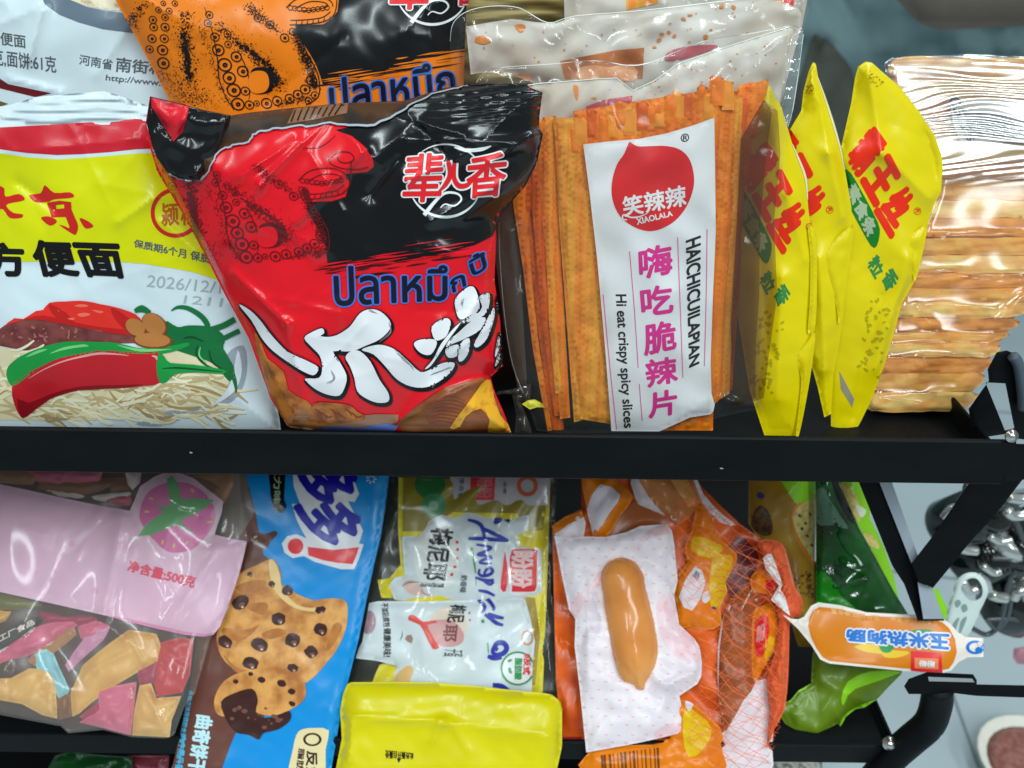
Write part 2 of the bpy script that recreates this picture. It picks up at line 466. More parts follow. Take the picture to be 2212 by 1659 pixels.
# ================================================================== the setting
FLOOR_Z = -0.80
FL = Plane(0, 90, FLOOR_Z)
m_floor = mat('pale_floor_tile', (168, 190, 196), 0.35, (158, 180, 186), (3, 3, 3), lo=.3, hi=.7)
m_grout = mat('grey_grout', (120, 136, 140), 0.8)
floor = mesh('floor', [(-4, -2, FLOOR_Z), (4, -2, FLOOR_Z), (4, 6, FLOOR_Z), (-4, 6, FLOOR_Z)], [(0, 1, 2, 3)], [m_floor], flat=True)
tag(floor, 'pale grey green floor tiles under the rack', None, kind='structure')
V, F = [], []
a0 = U(1593 + 1180 * .39772, 999 + 1290 * .39772, FL); a1 = U(1593 + 1310 * .39772, 1659, FL)
dirv = (a1 - a0) / np.linalg.norm(a1 - a0); perp = np.array((-dirv[1], dirv[0], 0))
for k in range(-6, 7):
    for dv, pv in ((dirv, perp), (perp, dirv)):
        c = a0 + pv * k * 0.6 + (dirv * .33 if dv is perp else 0); n = len(V)
        V += [c - dv * 5 - pv * .0016, c + dv * 5 - pv * .0016, c + dv * 5 + pv * .0016, c - dv * 5 + pv * .0016]
        F.append((n, n + 1, n + 2, n + 3))
V = np.array(V); V[:, 2] = FLOOR_Z + .002; V[4::8, 2] += .001; V[5::8, 2] += .001; V[6::8, 2] += .001; V[7::8, 2] += .001
tag(mesh('floor_grout', V, F, [m_grout], flat=True), 'thin grey joints between the floor tiles', None, kind='structure')

m_teal = mat('teal_cloth', (124, 156, 160), 0.8, (98, 130, 136), (2.2, 2.2, 1.2), lo=.3, hi=.7)
cl = Sheet(Plane(2.5, 0, FLOOR_Z), [(-600, -260), (2900, -260), (2900, 505), (-600, 505)], .05, 400, noise=[(.05, .004, 3), (.025, .011, 5)], grid=30, back=.05)
cl.body(m_teal).build('hanging_cloth', 'large blurred teal grey cloth far behind the shelf', 'cloth')
m_olive = mat('dark_olive_cloth', (78, 84, 78), 0.8)
dk = Sheet(Plane(2.2, 0, FLOOR_Z), smooth([(1748, 95), (1775, 80), (1810, 110), (1850, 180), (1885, 400), (1885, 560), (1690, 600), (1700, 300)], 4), .05, 80, noise=(.015, .01, 8), grid=20, back=.05)
dk.body(m_olive).build('fabric_bundle', 'blurred dark olive fabric bundle between the upright yellow packs', 'fabric')
br = Sheet(Plane(2.2, 0, FLOOR_Z), smooth([(1940, -60), (2300, -60), (2300, 40), (2090, 62), (2020, 62), (1960, 25)], 4), .05, 60, grid=20, back=.05)
br.body(mat('brown_cloth', (105, 100, 92), .8)).build('cloth_bag', 'blurred grey brown bag in the top right corner', 'bag')

# ------------------------------------------------------------------ the black rack
XR, XL = 0.236, -0.62
rack = empty('snack_rack', (-.19, .14, FLOOR_Z), 'black metal two tier rack holding the snack packs', 'rack')
def tray(z0, z1, depth, name):
    XR = .236 if z0 > -.3 else .12
    t = .0016; V, F = [], []
    def bx(a, b):
        n = len(V); (x0, y0, q0), (x1, y1, q1) = a, b
        V.extend([(x0, y0, q0), (x1, y0, q0), (x1, y1, q0), (x0, y1, q0), (x0, y0, q1), (x1, y0, q1), (x1, y1, q1), (x0, y1, q1)])
        F.extend([tuple(n + i for i in f) for f in ((3, 2, 1, 0), (4, 5, 6, 7), (0, 1, 5, 4), (1, 2, 6, 5), (2, 3, 7, 6), (3, 0, 4, 7))])
    bx((XL, t, z0 + .001), (XR - .002, depth, z0 + .0026))
    bx((XL, depth + .0001, z0), (XR, depth + t, z1 * .6 + z0 * .4))
    bx((XR - t, t + .0002, z0), (XR, depth - .0001, z1 * .6 + z0 * .4 - .001))
    o = mesh(name, V, F, [M_rack], parent=rack, flat=True)
    f = boxmesh('rail', (XL, 0, (z0 + z1) / 2), (XR, 0, (z0 + z1) / 2), z1 - z0, .0030, M_rack, parent=rack)
    return o
tray(-.0250, 0.0, .21, 'tray')
tray(-.2340, -.2180, .29, 'tray')
tray(-.4300, -.4100, .29, 'tray')
def plate(name, pl, loop, m, parent=rack, back=.008, hmax=.0006, R=6, **k):
    return Sheet(pl, loop, hmax, R, back=back, **k).body(m).build(name, parent=parent)
M_lit = M_rack
BR = Plane(.030, 0)
s = Sheet(BR, Z('i', (1690, 1262), (1500, 1290), (1470, 1110), (1592, 940), (1585, 870), (1640, 768), (1700, 757), (1745, 775), (1785, 840), (1815, 1010), (1850, 1300), (1770, 1290)), .001, 10, back=.006, grid=7)
hole = Z('i', (1572, 950), (1692, 956), (1746, 1226), (1690, 1240))
V, Fc = fill([dens(s.loop, 7), dens(list(reversed(hole)), 7)], 7)
def area(l): return sum(l[i - 1][0] * l[i][1] - l[i][0] * l[i - 1][1] for i in range(len(l)))
if area(s.loop) * area(list(reversed(hole))) > 0: V, Fc = fill([dens(s.loop, 7), dens(hole, 7)], 7)
s.put(V, Fc, M_rack, 0); q, d = BR.hit(V)
s.V.append(q + d * .006); s.N.append(-s.nrm(V)); s.F.append(facing(V, Fc)[:, ::-1] + s.nv); s.FM += [0] * len(Fc); s.nv += len(V)
s.build('folding_bracket', parent=rack)
tubemesh('bracket_lit_edge', [U(*q, Plane(.026, 0)) for q in Z('i', (1738, 790), (1772, 850), (1795, 1000), (1800, 1110))], .0026, mat('dull_lit_grey', (72, 86, 98), .45), parent=rack)  # lit strip of the black bracket, its light painted as dull grey
BX = Plane(.012, 12, -.2)
plate('cross_brace', Plane(.020, 12, -.2), Z('n', (640, 60), (760, 60), (985, 560), (1010, 640), (1125, 860), (980, 860), (905, 660), (840, 560)), M_rack)
plate('brace_lit_face', Plane(.018, 12, -.2), Z('n', (752, 60), (822, 60), (985, 520), (945, 548)), mat('lit_face_grey', (150, 166, 178), .4))  # lit face of the black brace, the light painted as pale grey
plate('cross_brace', BX, Z('n', (1270, 95), (1300, 60), (1600, 20), (1590, 40), (1400, 285), (1270, 425), (1160, 562), (1062, 682), (985, 650), (945, 548), (1060, 400)), M_rack)
plate('brace_lit_face', Plane(.016, 12, -.2), Z('n', (978, 650), (1062, 682), (1118, 850), (1010, 850)), MATS['lit_face_grey'])  # same painted light on the brace below the crossing
plate('corner_plate', Plane(.004, 0), [(2171, 958), (2260, 960), (2260, 1020), (2212, 1036), (2130, 1046), (2085, 1040), (2168, 1034)], M_rack)
lathe('bolt', U(2183, 941, Plane(-.001, 0)), (0, -1, .35), [(.0028, 0), (.0031, .0008), (.003, .0014), (.0019, .002), (.0018, .0026)], M_steel, parent=rack)
lathe('bolt', U(1919, 1604, Plane(-.003, 0)), (0, -1, .5), [(.0040, 0), (.0043, .001), (.004, .002), (.0024, .003), (.0022, .004)], M_steel, parent=rack)
plate('latch', Plane(-.02, 20, -.2), Z('n', (905, 1215), (930, 1175), (1030, 1138), (1280, 1150), (1300, 1182), (1300, 1205), (1640, 1212), (1640, 1280), (1300, 1268), (1150, 1250), (1040, 1258), (930, 1258)), M_rack)
plate('latch_slot', Plane(-.022, 20, -.2), Z('n', (1035, 1164), (1275, 1174), (1288, 1194), (1040, 1188)), mat('brushed_steel', (170, 182, 188), .35, metal=.6), back=.001)
tubemesh('side_tube', [U(*q, Plane(-.002, 0)) for q in Z('n', (1085, 1215), (1080, 1310), (1040, 1420), (940, 1510), (840, 1600), (740, 1720))], .0085, M_rack, parent=rack, n=20)
for cx_, cy_, r_ in ((412, 978, 3), (1558, 1012, 3.4)):
    Sheet(Plane(-.0018, 0), [(cx_ - r_, cy_ - 1), (cx_, cy_ - 2), (cx_ + r_ * 1.6, cy_), (cx_ + r_, cy_ + 1.2), (cx_ - r_ * .6, cy_ + 1)], .0001, 2, back=.0002).body(mat('bare_metal_chip', (150, 160, 165), .5)).build('paint_chip', parent=rack)
lp = Sheet(Plane(.10, 20, -.234), Z('n', (-400, -40), (640, -40), (700, 300), (760, 900), (700, 1300), (-400, 1300)), .001, 10, back=.002)

# things under and beyond the rack
s = Sheet(Plane(.02, 40, -.40), Z('j', (240, 1700), (300, 1590), (380, 1570), (560, 1590), (720, 1600), (720, 1800), (240, 1800)), .01, 60, noise=(.001, .02, 4))
s.body(ink('deep_green_film', (18, 70, 30))).build('snack_bag', 'dark green glossy bag just showing below the lower rail', 'bag')
s = Sheet(Plane(.03, 40, -.40), Z('j', (690, 1590), (920, 1590), (900, 1800), (690, 1800)), .006, 60, noise=(.001, .02, 5))
s.body(ink('dull_rose_film', (120, 45, 58))).build('snack_bag', 'dull rose coloured bag below the lower rail beside the blue pack', 'bag')
s = Sheet(Plane(.03, 40, -.42), Z('n', (150, 1625), (460, 1630), (460, 1760), (150, 1760)), .006, 30, noise=(.001, .03, 6))
s.body(mat('speckled_pale_film', (170, 180, 170), .35, (90, 95, 80), (260, 260, 260), lo=.4, hi=.55)).build('snack_bag', 'speckled pale bag under the lower rail below the net bag', 'bag')

bowl_c = U(2236, 1690, FL)
bw = empty('bowl', bowl_c, 'round white rimmed bowl with reddish brown food on the floor', 'bowl')
lathe('bowl_wall', bowl_c, (0, 0, 1), [(.05, 0), (.075, .03), (.080, .036), (.077, .037), (.068, .028)], mat('cream_plastic', (225, 222, 212), .3), parent=bw)
lathe('food', bowl_c + np.array((0, 0, .028)), (0, 0, 1), [(.066, 0), (.055, .006), (.03, .008)], mat('brown_food', (150, 105, 95), .5, (120, 75, 66), (120, 120, 120)), parent=bw)

# spice jars and wire stand at the right, with a white plastic clip
JP = Plane(.20, 0)
m_jar = mat('dark_glossy_glass', (24, 30, 28), .08, (12, 14, 12), (60, 60, 60), spec=.7)
m_wire = mat('dark_wire', (86, 96, 98), .25, metal=.6)
m_chrome = mat('worn_chrome', (190, 200, 198), .2, metal=.8)
st = empty('wire_stand', U(2180, 1400, JP), 'dark wire stand carrying the black jars right of the cross brace', 'stand')
for pts in ([(1350, 845), (1400, 900), (1440, 830), (1480, 640), (1500, 600), (1556, 520), (1640, 500)], [(1260, 890), (1300, 915), (1350, 935), (1400, 910), (1470, 830), (1495, 640)],
            [(1240, 120), (1330, 190), (1450, 170), (1640, 150)], [(1290, 330), (1420, 250), (1640, 190)], [(1330, 380), (1470, 320), (1640, 240)], [(1240, 130), (1230, 170), (1200, 210)],
            [(1380, 520), (1470, 520), (1640, 510)], [(1350, 850), (1500, 850), (1640, 880)], [(1400, 230), (1500, 300), (1560, 440)], [(1440, 120), (1520, 250), (1640, 330)]):
    tubemesh('wire', [U(*q, JP) for q in Z('n', *pts)], .0022, m_wire, parent=st)
for pts, r_ in (([(1180, 430), (1225, 470), (1300, 480)], .004), ([(1330, 560), (1390, 600), (1430, 590)], .003), ([(1375, 715), (1410, 730), (1460, 735)], .0045), ([(1300, 610), (1350, 640), (1370, 700)], .0028), ([(1460, 260), (1500, 290), (1620, 280)], .004), ([(1470, 190), (1540, 200), (1640, 190)], .004), ([(1370, 400), (1420, 430), (1490, 420)], .003), ([(1220, 640), (1250, 690), (1300, 690)], .004), ([(1500, 740), (1530, 700), (1600, 690)], .004), ([(1120, 300), (1160, 250), (1210, 240)], .003)):
    tubemesh('hook', [U(*q, Plane(.185, 0)) for q in Z('n', *pts)], r_, m_chrome, parent=st)
def jar(cx, cy, ax, r, L, label, capm):
    c = U(*Z('n', (cx, cy))[0], Plane(.23, 0)); a = np.array(ax, float); a /= np.linalg.norm(a)
    e = empty('spice_jar', c, label, 'jar', 'black jars on the wire stand')
    lathe('jar_body', c, a, [(r * .9, 0), (r, .004), (r, L * .6), (r * .8, L * .72), (r * .75, L * .74)], m_jar, parent=e)
    lathe('lid', c + a * L * .745, a, [(r * .82, 0), (r * .86, .002), (r * .86, L * .2), (r * .7, L * .25)], capm, parent=e)
jar(1120, 350, (.25, -.4, .6), .022, .055, 'black jar with a dull lid left of the diagonal brace', m_jar)
jar(1235, 560, (.35, -.2, .75), .026, .055, 'black jar with a shiny silver collar above the white clip', m_chrome)
jar(1420, 520, (.1, -.3, .6), .024, .05, 'black ribbed jar right of the silver collared one', m_jar)
jar(1440, 810, (.1, -.2, .6), .027, .06, 'lowest black jar, right of the white clip', m_chrome)
jar(1480, 420, (.5, -.2, .5), .022, .05, 'highest black jar, beneath the fan of wires', m_chrome)
s = Sheet(Plane(.10, 10, -.2), smooth(Z('n', (1170, 700), (1190, 640), (1240, 602), (1300, 600), (1345, 640), (1362, 700), (1340, 760), (1320, 800), (1290, 870), (1240, 950), (1150, 960), (1120, 900), (1140, 800)), 4), .004, 14, back=.006, grid=5)
ring_hole = smooth(Z('n', (1215, 680), (1250, 635), (1300, 632), (1330, 680), (1325, 730), (1280, 752), (1240, 730)), 4)
lp0 = dens(s.loop, 5); h0 = dens(ring_hole, 5)
if area(lp0) * area(h0) > 0: h0 = list(reversed(h0))
V, Fc = fill([lp0, h0], 5); m_clip = mat('white_clip_plastic', (200, 222, 218), .3)
s.put(V, Fc, m_clip, 0); q, d = s.pl.hit(V); s.V.append(q + d * .005); s.N.append(-s.nrm(V)); s.F.append(facing(V, Fc)[:, ::-1] + s.nv); s.FM += [0] * len(Fc); s.nv += len(V)
m_clipd = mat('grey_clip_recess', (130, 155, 152), .5)
for pts in ([(1180, 760), (1200, 745), (1215, 765), (1190, 790)], [(1215, 780), (1240, 770), (1250, 800), (1225, 815)], [(1165, 890), (1190, 850), (1205, 850), (1170, 940)], [(1210, 870), (1235, 840), (1245, 850), (1205, 940)]): s.poly(m_clipd, Z('n', *pts), 1, sm=3)
s.build('plastic_clip', 'white plastic clip with a round eye hanging beside the black jars', 'clip')
s = Sheet(Plane(.24, 10, -.2), Z('n', (1500, 1010), (1556, 1000), (1620, 1010), (1620, 1100), (1520, 1095), (1495, 1060)), .006, 20, back=.01)
s.body(mat('dusty_pink', (165, 120, 132), .5)).build('jar_lid', 'small dusty pink lid at the right edge below the wire stand', 'lid')

# ================================================================== top tier, from the back forward
def mkrand(loop):
    a = np.array(loop); lo, hi = a.min(0), a.max(0)
    def f():
        while True:
            q = (rnd.uniform(lo[0], hi[0]), rnd.uniform(lo[1], hi[1]))
            if winding(np.array([q]), [loop])[0] != 0: return q
    return f

# white noodle packet behind
lp = [(-60, -60), (430, -60), (430, 800), (-60, 800)]
s = Sheet(Plane(.09, 12), lp, .010, 150, noise=[(.0009, .005, 11), (.0001, .014, 12)], creases=[(90, 20, 60, 130, 14, .003), (300, 20, 210, 160, 20, .002), (20, 170, 130, 200, 10, .002), (-20, 60, 70, 20, 16, .002)])
s.body(WHITE)
s.poly(ink('slate_blue_print', (92, 112, 128)), Z('a', (290, -60), (330, 30), (440, 110), (580, 165), (760, 215), (980, 243), (1200, 250), (1200, 110), (900, 92), (780, 78), (640, 50), (520, 0), (480, -60)), 1)
cream = ink('noodle_cream', (208, 206, 176), rgb2=(150, 125, 95), nscale=(220, 220, 220), lo=.3, hi=.5)
s.poly(cream, Z('a', (520, -60), (520, 0), (640, 45), (780, 72), (1200, 100), (1200, -60)), 1)
s.poly(ink('dark_red_print', (98, 20, 28)), Z('a', (-60, 545), (0, 580), (60, 620), (380, 688), (260, 716), (0, 652), (-60, 640)), 1)
s.poly(ink('olive_print', (92, 92, 40)), Z('a', (-60, 740), (0, 745), (60, 765), (0, 790), (-60, 800)), 1)
GREYT = ink('grey_lettering', (82, 92, 98))
s.text(GREYT, '方便面', Z('a', (-95, 222), (185, 258), (190, 356), (-90, 316)), 1, bold=.5)
s.text(GREYT, '85克,面饼:61克', Z('a', (-150, 345), (412, 420), (415, 542), (-145, 468)), 1, bold=.4)
s.text(GREYT, '河南省', Z('a', (588, 400), (832, 440), (826, 516), (582, 474)), 1, bold=.3)
s.text(GREYT, '南街村', Z('a', (862, 418), (1220, 470), (1214, 550), (850, 528)), 1, bold=.6)
s.text(GREYT, 'http://www.nan', Z('a', (785, 550), (1310, 600), (1302, 660), (775, 604)), 1, bold=.3)
s.build('noodle_packet', 'white noodle packet with a blue grey bowl print, standing behind the yellow and white one', 'packet', 'instant noodle packets')

# gold foil pack
s = Sheet(Plane(.12, 12), [(980, -60), (1250, -60), (1250, 760), (960, 760)], .012, 60, noise=[(.0012, .006, 21)], extra=lambda p, d: .00025 * np.sin(p[:, 1] * .5 + 2 * wav(p, 22, .006)))
s.body(mat('olive_gold_foil', (128, 116, 66), .45, (92, 84, 46), (30, 8, 90), metal=.3)).build('foil_packet', 'crinkled olive gold foil packet behind the clear bags', 'packet')

# added dark sheet standing in for the shade in the gap
DK = Sheet(Plane(.078, 12), [(1010, 180), (1190, 180), (1190, 822), (1010, 822)], .006, 40, noise=(.001, .006, 23)); DK.body(mat('shade_brown', (44, 34, 28), .4, spec=.2))
DK.build('shade_sheet', 'added dark brown sheet standing in for shade between the red bag and the front clear bag', 'packet')
# orange octopus bag
ORANGE = ink('orange_print', (226, 120, 14))
lp = Z('p', (225, -60), (249, 0), (300, 92), (363, 211), (420, 330), (440, 840), (985, 840), (1004, 100), (1010, -60))
s = Sheet(Plane(.070, 12), lp, .018, 170, noise=[(.0009, .005, 31), (.00012, .014, 32)], creases=crinkle(lp, 26, .0010, 33))
s.body(ORANGE)
octo_black = Z('c', (1400, -170), (1380, 0), (1372, 70), (1340, 112), (1285, 148), (1190, 152), (1115, 155), (1120, 200), (1150, 245), (1200, 320), (1240, 390), (1270, 470), (1285, 520), (1400, 492), (1440, 470), (1500, 475), (1660, 440), (1680, 410), (1800, 385), (1850, 360), (1980, 345), (2080, 322), (2260, 300), (2260, -170))
s.poly(BLACK, octo_black, 1)
def streaks(s, mt, pts, n, L, wd=(2, 5), ln=(20, 110), ang=-.15):
    for _ in range(n):
        a = rnd.choice(range(len(pts) - 1)); t = rnd.random()
        x = pts[a][0] * (1 - t) + pts[a + 1][0] * t; y = pts[a][1] * (1 - t) + pts[a + 1][1] * t + rnd.gauss(0, 9)
        l = rnd.uniform(*ln); w_ = rnd.uniform(*wd)
        s.stroke(mt, [(x - l / 2, y - l / 2 * ang), (x, y + rnd.uniform(-1, 1)), (x + l / 2, y + l / 2 * ang)], [.3, w_, w_ * .7, .3], L, sm=2, sub=rnd.randint(0, 9))
edge = Z('c', (1300, 515), (1500, 480), (1800, 400), (2100, 330))
streaks(s, BLACK, edge, 26, 2, (1.5, 4)); streaks(s, ORANGE, [(x, y - 8) for x, y in edge], 18, 3, (1.5, 4))
def tentacle(s, K, Kd, inkm, baseM, k, sh=lambda q: q, seed=1, dense=1.0):
    """octopus arm print: suckers, dots, dark smears and rim lines, drawn in zoom coordinates k"""
    for x, y, r in [(625, 225, 30), (645, 305, 40), (685, 395, 46), (712, 475, 43), (740, 550, 46), (765, 635, 43), (755, 345, 36), (795, 435, 38), (810, 555, 30), (835, 640, 30), (940, 630, 36), (1005, 615, 33), (1080, 600, 31), (1130, 575, 31), (1175, 545, 33), (1215, 490, 37), (1235, 580, 26), (1185, 360, 30), (240, 235, 29), (315, 235, 29), (225, 300, 26), (305, 305, 36), (310, 385, 40), (250, 165, 27), (320, 165, 29), (245, 120, 26), (320, 105, 23), (280, 60, 21), (345, 65, 21), (380, 20, 20), (310, 20, 18), (880, 630, 20), (590, 90, 26), (580, 140, 25), (705, 270, 24), (700, 205, 24), (1050, 230, 30), (960, 150, 28), (885, 110, 26), (1100, 190, 24), (1195, 615, 24)]:
        (cx, cy), = sh([(x, y)]); (px, py), = Z(k, (cx, cy)); sc_ = ZOOM[k][2]
        s.ring(inkm, (px, py), r * sc_, max(1.6, r * sc_ * .2), 2, sq=.88, ang=.6, n=20)
        s.ring(inkm, (px + .6, py + .4), r * sc_ * .36, r * sc_ * .26, 2, sq=.9, n=10)
    def zp(*pts): return Z(k, *sh(list(pts)))
    oval = [(845, 445), (880, 432), (925, 436), (950, 465), (955, 520), (930, 560), (870, 570), (835, 540), (832, 480)]
    s.poly(inkm, zp(*[(x + (26 if x > 890 else 8), y + (4 if y > 480 else -22)) for x, y in oval]), 2, sm=3)
    s.poly(baseM, zp(*oval), 3, sm=3)
    g = random.Random(seed)
    def smear(pts, wd, n, rr):
        def f():
            i = g.randrange(len(pts) - 1); t = g.random(); w_ = g.gauss(0, wd)
            return zp((pts[i][0] * (1 - t) + pts[i + 1][0] * t + w_, pts[i][1] * (1 - t) + pts[i + 1][1] * t + g.gauss(0, wd * .6)))[0]
        s.speck(inkm, int(n * 1.25), f, 2, (rr[0] * .62, rr[1] * .68))
    smear([(445, 70), (440, 250), (460, 380), (480, 520)], 22, 420, (1.0, 3.2)); smear([(440, 90), (450, 300), (470, 500)], 55, 260, (.6, 1.6))
    smear([(640, 150), (800, 290), (900, 370), (990, 470), (985, 540)], 26, 420, (1.0, 3.2)); smear([(620, 130), (800, 270), (1000, 450), (1000, 560)], 55, 320, (.6, 1.6))
    smear([(820, 30), (900, 100), (1030, 200)], 22, 200, (1, 2.6)); smear([(540, 560), (560, 640)], 50, 160, (.6, 1.8)); smear([(200, 20), (120, 110), (100, 180)], 24, 160, (1, 3))
    smear([(430, 200), (470, 480)], 10, 160, (2.4, 4.4)); smear([(760, 260), (960, 400), (1000, 500)], 10, 140, (2.2, 4.2))
    s.stroke(inkm, zp((1110, 180), (1150, 245), (1190, 330), (1240, 420), (1262, 500), (1255, 590), (1180, 640)), 2.4, 2)
    rim = smooth([(1120, 190), (1140, 262), (1180, 340), (1222, 430), (1232, 520)], 6, False)
    for i in range(0, len(rim), 2):
        (cx, cy), = zp(rim[i]); r = (20 + 5 * math.sin(i * .9)) * ZOOM[k][2]
        s.ring(inkm, (cx, cy), r, r * .26, 3, sq=.8, ang=1.0, n=16, sub=i); s.disc(inkm, (cx, cy), r * .3, 3, n=8, sub=i)
    smear([(1090, 200), (1150, 330), (1205, 450), (1225, 540)], 16, 300, (.8, 2.4)); smear([(1000, 640), (1120, 615), (1220, 590)], 18, 200, (.8, 2.2)); smear([(300, 420), (420, 560), (520, 620)], 40, 260, (.8, 2.4)); smear([(540, 160), (600, 330), (650, 520), (720, 640)], 16, 220, (.8, 2.2))
    s.stroke(inkm, zp((560, 40), (610, 200), (640, 360), (650, 480), (690, 590), (740, 670)), [1, 2.2, 2.2, 1], 2)
    s.stroke(inkm, zp((760, 300), (810, 400), (840, 520), (830, 620)), [1, 2, 1.6, 1], 2)
    for i in range(16):
        t = i / 15; x, y = 1130 + 115 * t, 250 + 270 * t
        s.stroke(inkm, zp((x - 22, y + 6), (x + 12, y - 8)), [.6, 2.4, .6], 2, sm=2, sub=i % 5)
def arm_tip(s, inkm, k, sh):
    def zp(*pts): return Z(k, *sh(list(pts)))
    s.stroke(inkm, zp((1080, 150), (1180, 148), (1290, 130), (1350, 90), (1368, 20), (1366, -60)), 2.2, 2)
    s.stroke(inkm, zp((1085, 122), (1180, 120), (1280, 105), (1330, 70)), 1.8, 2)
    s.stroke(inkm, zp((1060, 45), (1130, -10), (1250, -25), (1330, 5), (1345, 40)), 2.0, 2)
    s.stroke(inkm, zp((1110, 52), (1200, 10), (1290, 14), (1310, 40), (1220, 60), (1130, 66)), 1.8, 2)
    for i in range(9): s.ring(inkm, zp((1085 + i * 28, 62 - 4 * abs(i - 4)))[0], 6, 1.6, 2, n=10)
    for i in range(7): s.stroke(inkm, zp((1120 + i * 34, 148 - i * i * .8), (1124 + i * 34, 124 - i * i * .8)), [2.6, .6], 2, sm=2, sub=i)
tentacle(s, 1, 1, BLACK, ORANGE, 'c')
arm_tip(s, BLACK, 'c', lambda q: q)
BLUE = ink('blue_outline', (44, 110, 205)); NAVYT = ink('navy_black_print', (14, 16, 34))
def thai(s, word, quad, L=3, b=2.4):
    s.text(BLUE, word, quad, L, bold=b + 2.4, n=10); s.text(NAVYT, word, quad, L + 1, bold=b * .62, n=8)
thai(s, 'ปลาหมึก', Z('c', (1318, 470), (2075, 370), (2095, 585), (1335, 700)))
LW = ink('logo_white', (226, 232, 236)); LR = ink('logo_red', (208, 32, 40))
def snack_logo(s, f, L=3):
    """round brush logo; f maps the zoom 'd' coordinates of the red bag's logo to photograph pixels"""
    arc = [(1640 + 200 * math.cos(t), 580 + 196 * math.sin(t)) for t in np.linspace(.45, 2.75, 22)]
    s.stroke(LW, f(arc), [2, 5, 6, 5, 2], L, sm=0)
    arc = [(1640 + 215 * math.cos(t), 590 + 212 * math.sin(t)) for t in np.linspace(-2.2, -.7, 18)]
    s.stroke(LW, f(arc), [1.5, 3, 4, 3], L, sm=0)
    s.stroke(LW, f([(1690, 395), (1760, 412), (1840, 405), (1890, 388)]), [2, 8, 8, 2], L)
    s.stroke(LW, f([(1525, 765), (1585, 690), (1640, 645), (1705, 648), (1728, 680), (1690, 715), (1640, 705), (1615, 725)]), [9, 6, 4, 3, 2.5], L, sub=3)
    q1 = f([(1425, 440), (1640, 425), (1610, 690), (1408, 690)]); q2 = f([(1765, 445), (1985, 420), (1955, 655), (1755, 672)])
    hook1 = f([(1655, 470), (1668, 540), (1640, 600), (1600, 640)]); hook2 = f([(1690, 480), (1688, 560), (1715, 605), (1762, 600), (1800, 560)])
    for q, t in ((q1, '辈'), (q2, '香')): s.text(LW, t, q, L + 1, bold=5.2, n=12)
    s.stroke(LW, hook1, [18, 20, 18, 10], L + 1, sub=20); s.stroke(LW, hook2, [18, 18, 20, 18, 10], L + 1, sub=21)
    for q, t in ((q1, '辈'), (q2, '香')): s.text(LR, t, q, L + 2, bold=2.2, n=8)
    s.stroke(LR, hook1, [9, 12, 10, 3], L + 2, sub=20); s.stroke(LR, hook2, [9, 10, 12, 10, 3], L + 2, sub=21)
snack_logo(s, lambda q: [(313.2 + x * .3955 - 28, 162 + y * .3955 - 416) for x, y in q])
s.build('crisp_bag', 'orange and black octopus print bag standing behind the red one', 'snack bag', 'octopus print snack bags')

EDGEF = mat('film_cut_edge', (222, 228, 226), .25)
# clear bags of spicy slices: third, second, then the front one
SL_A = mat('spicy_slice', (238, 130, 22), .5, (212, 90, 10), (330, 6, 9), detail=4, lo=.3, hi=.6, bump=.3, bscale=420)
SL_B = mat('spicy_slice_dark', (222, 106, 16), .5, (180, 66, 8), (330, 6, 9), detail=4, lo=.3, hi=.6, bump=.3, bscale=420)
SL_C = mat('spicy_slice_pale', (242, 156, 48), .5, (224, 112, 20), (300, 6, 8), detail=4, lo=.3, hi=.6, bump=.3, bscale=420)
BACKW = mat('white_pouch_back', (196, 200, 194), .45, (168, 162, 146), (22, 8, 30), detail=3, lo=.34, hi=.62, bump=.1)
STAIN = ink('chilli_oil_stain', (196, 120, 40), rough=.5); STAIN2 = ink('pale_oil_patch', (176, 168, 150), rough=.45)
ROSE = ink('rose_through_film', (176, 84, 96))
b3 = empty('slice_bag', U(1500, 60, Plane(.085, 12)), 'furthest clear bag of orange slices, only its top showing', 'snack bag', 'clear bags of spicy slices')
s = Sheet(Plane(.088, 12), Z('f', (690, -160), (2140, -160), (2075, 170), (1960, 420), (1200, 420), (700, 300)), .004, 60, noise=(.001, .012, 41))
s.body(BACKW); s.poly(SL_A, Z('f', (1848, -160), (1985, -160), (1955, 90), (1830, 175)), 1); s.poly(LR, Z('f', (1985, -100), (2045, -100), (2022, 85), (1962, 60)), 1)
s.poly(SL_C, Z('f', (1050, -40), (1240, -60), (1240, 20), (1060, 60)), 1); s.build('pouch_back', parent=b3)
s = Sheet(Plane(.080, 12), Z('f', (700, -160), (2150, -160), (2085, 180), (2060, 400), (1200, 420), (740, 200)), .006, 70, noise=(.0012, .012, 42), creases=[(1230, 0, 1260, 40, 8, .003)], back=None)
s.body(FILM).build('film', parent=b3)

b2 = empty('slice_bag', U(1450, 400, Plane(.055, 12)), 'middle clear bag of orange slices with oil stained white back', 'snack bag', 'clear bags of spicy slices')
s = Sheet(Plane(.058, 12), Z('f', (122, 155), (260, 130), (390, 110), (520, 128), (640, 135), (760, 97), (980, 80), (1180, 62), (1500, 28), (1865, -15), (1990, 20), (2080, 60), (2060, 200), (1945, 640), (1840, 640), (1000, 640), (340, 420), (200, 425), (150, 434)), .003, 60, noise=(.0012, .010, 43), creases=[(1110, 520, 1360, 370, 10, .002)])
s.body(BACKW)
PEACH = ink('orange_through_film', (214, 158, 112), rgb2=(200, 134, 84), nscale=(200, 200, 200), lo=.3, hi=.6); AMBER = ink('amber_through_film', (176, 110, 60), rgb2=(160, 90, 44), nscale=(120, 120, 120))
s.poly(AMBER, Z('f', (670, 355), (1000, 292), (1160, 278), (1150, 460), (700, 460)), 1)
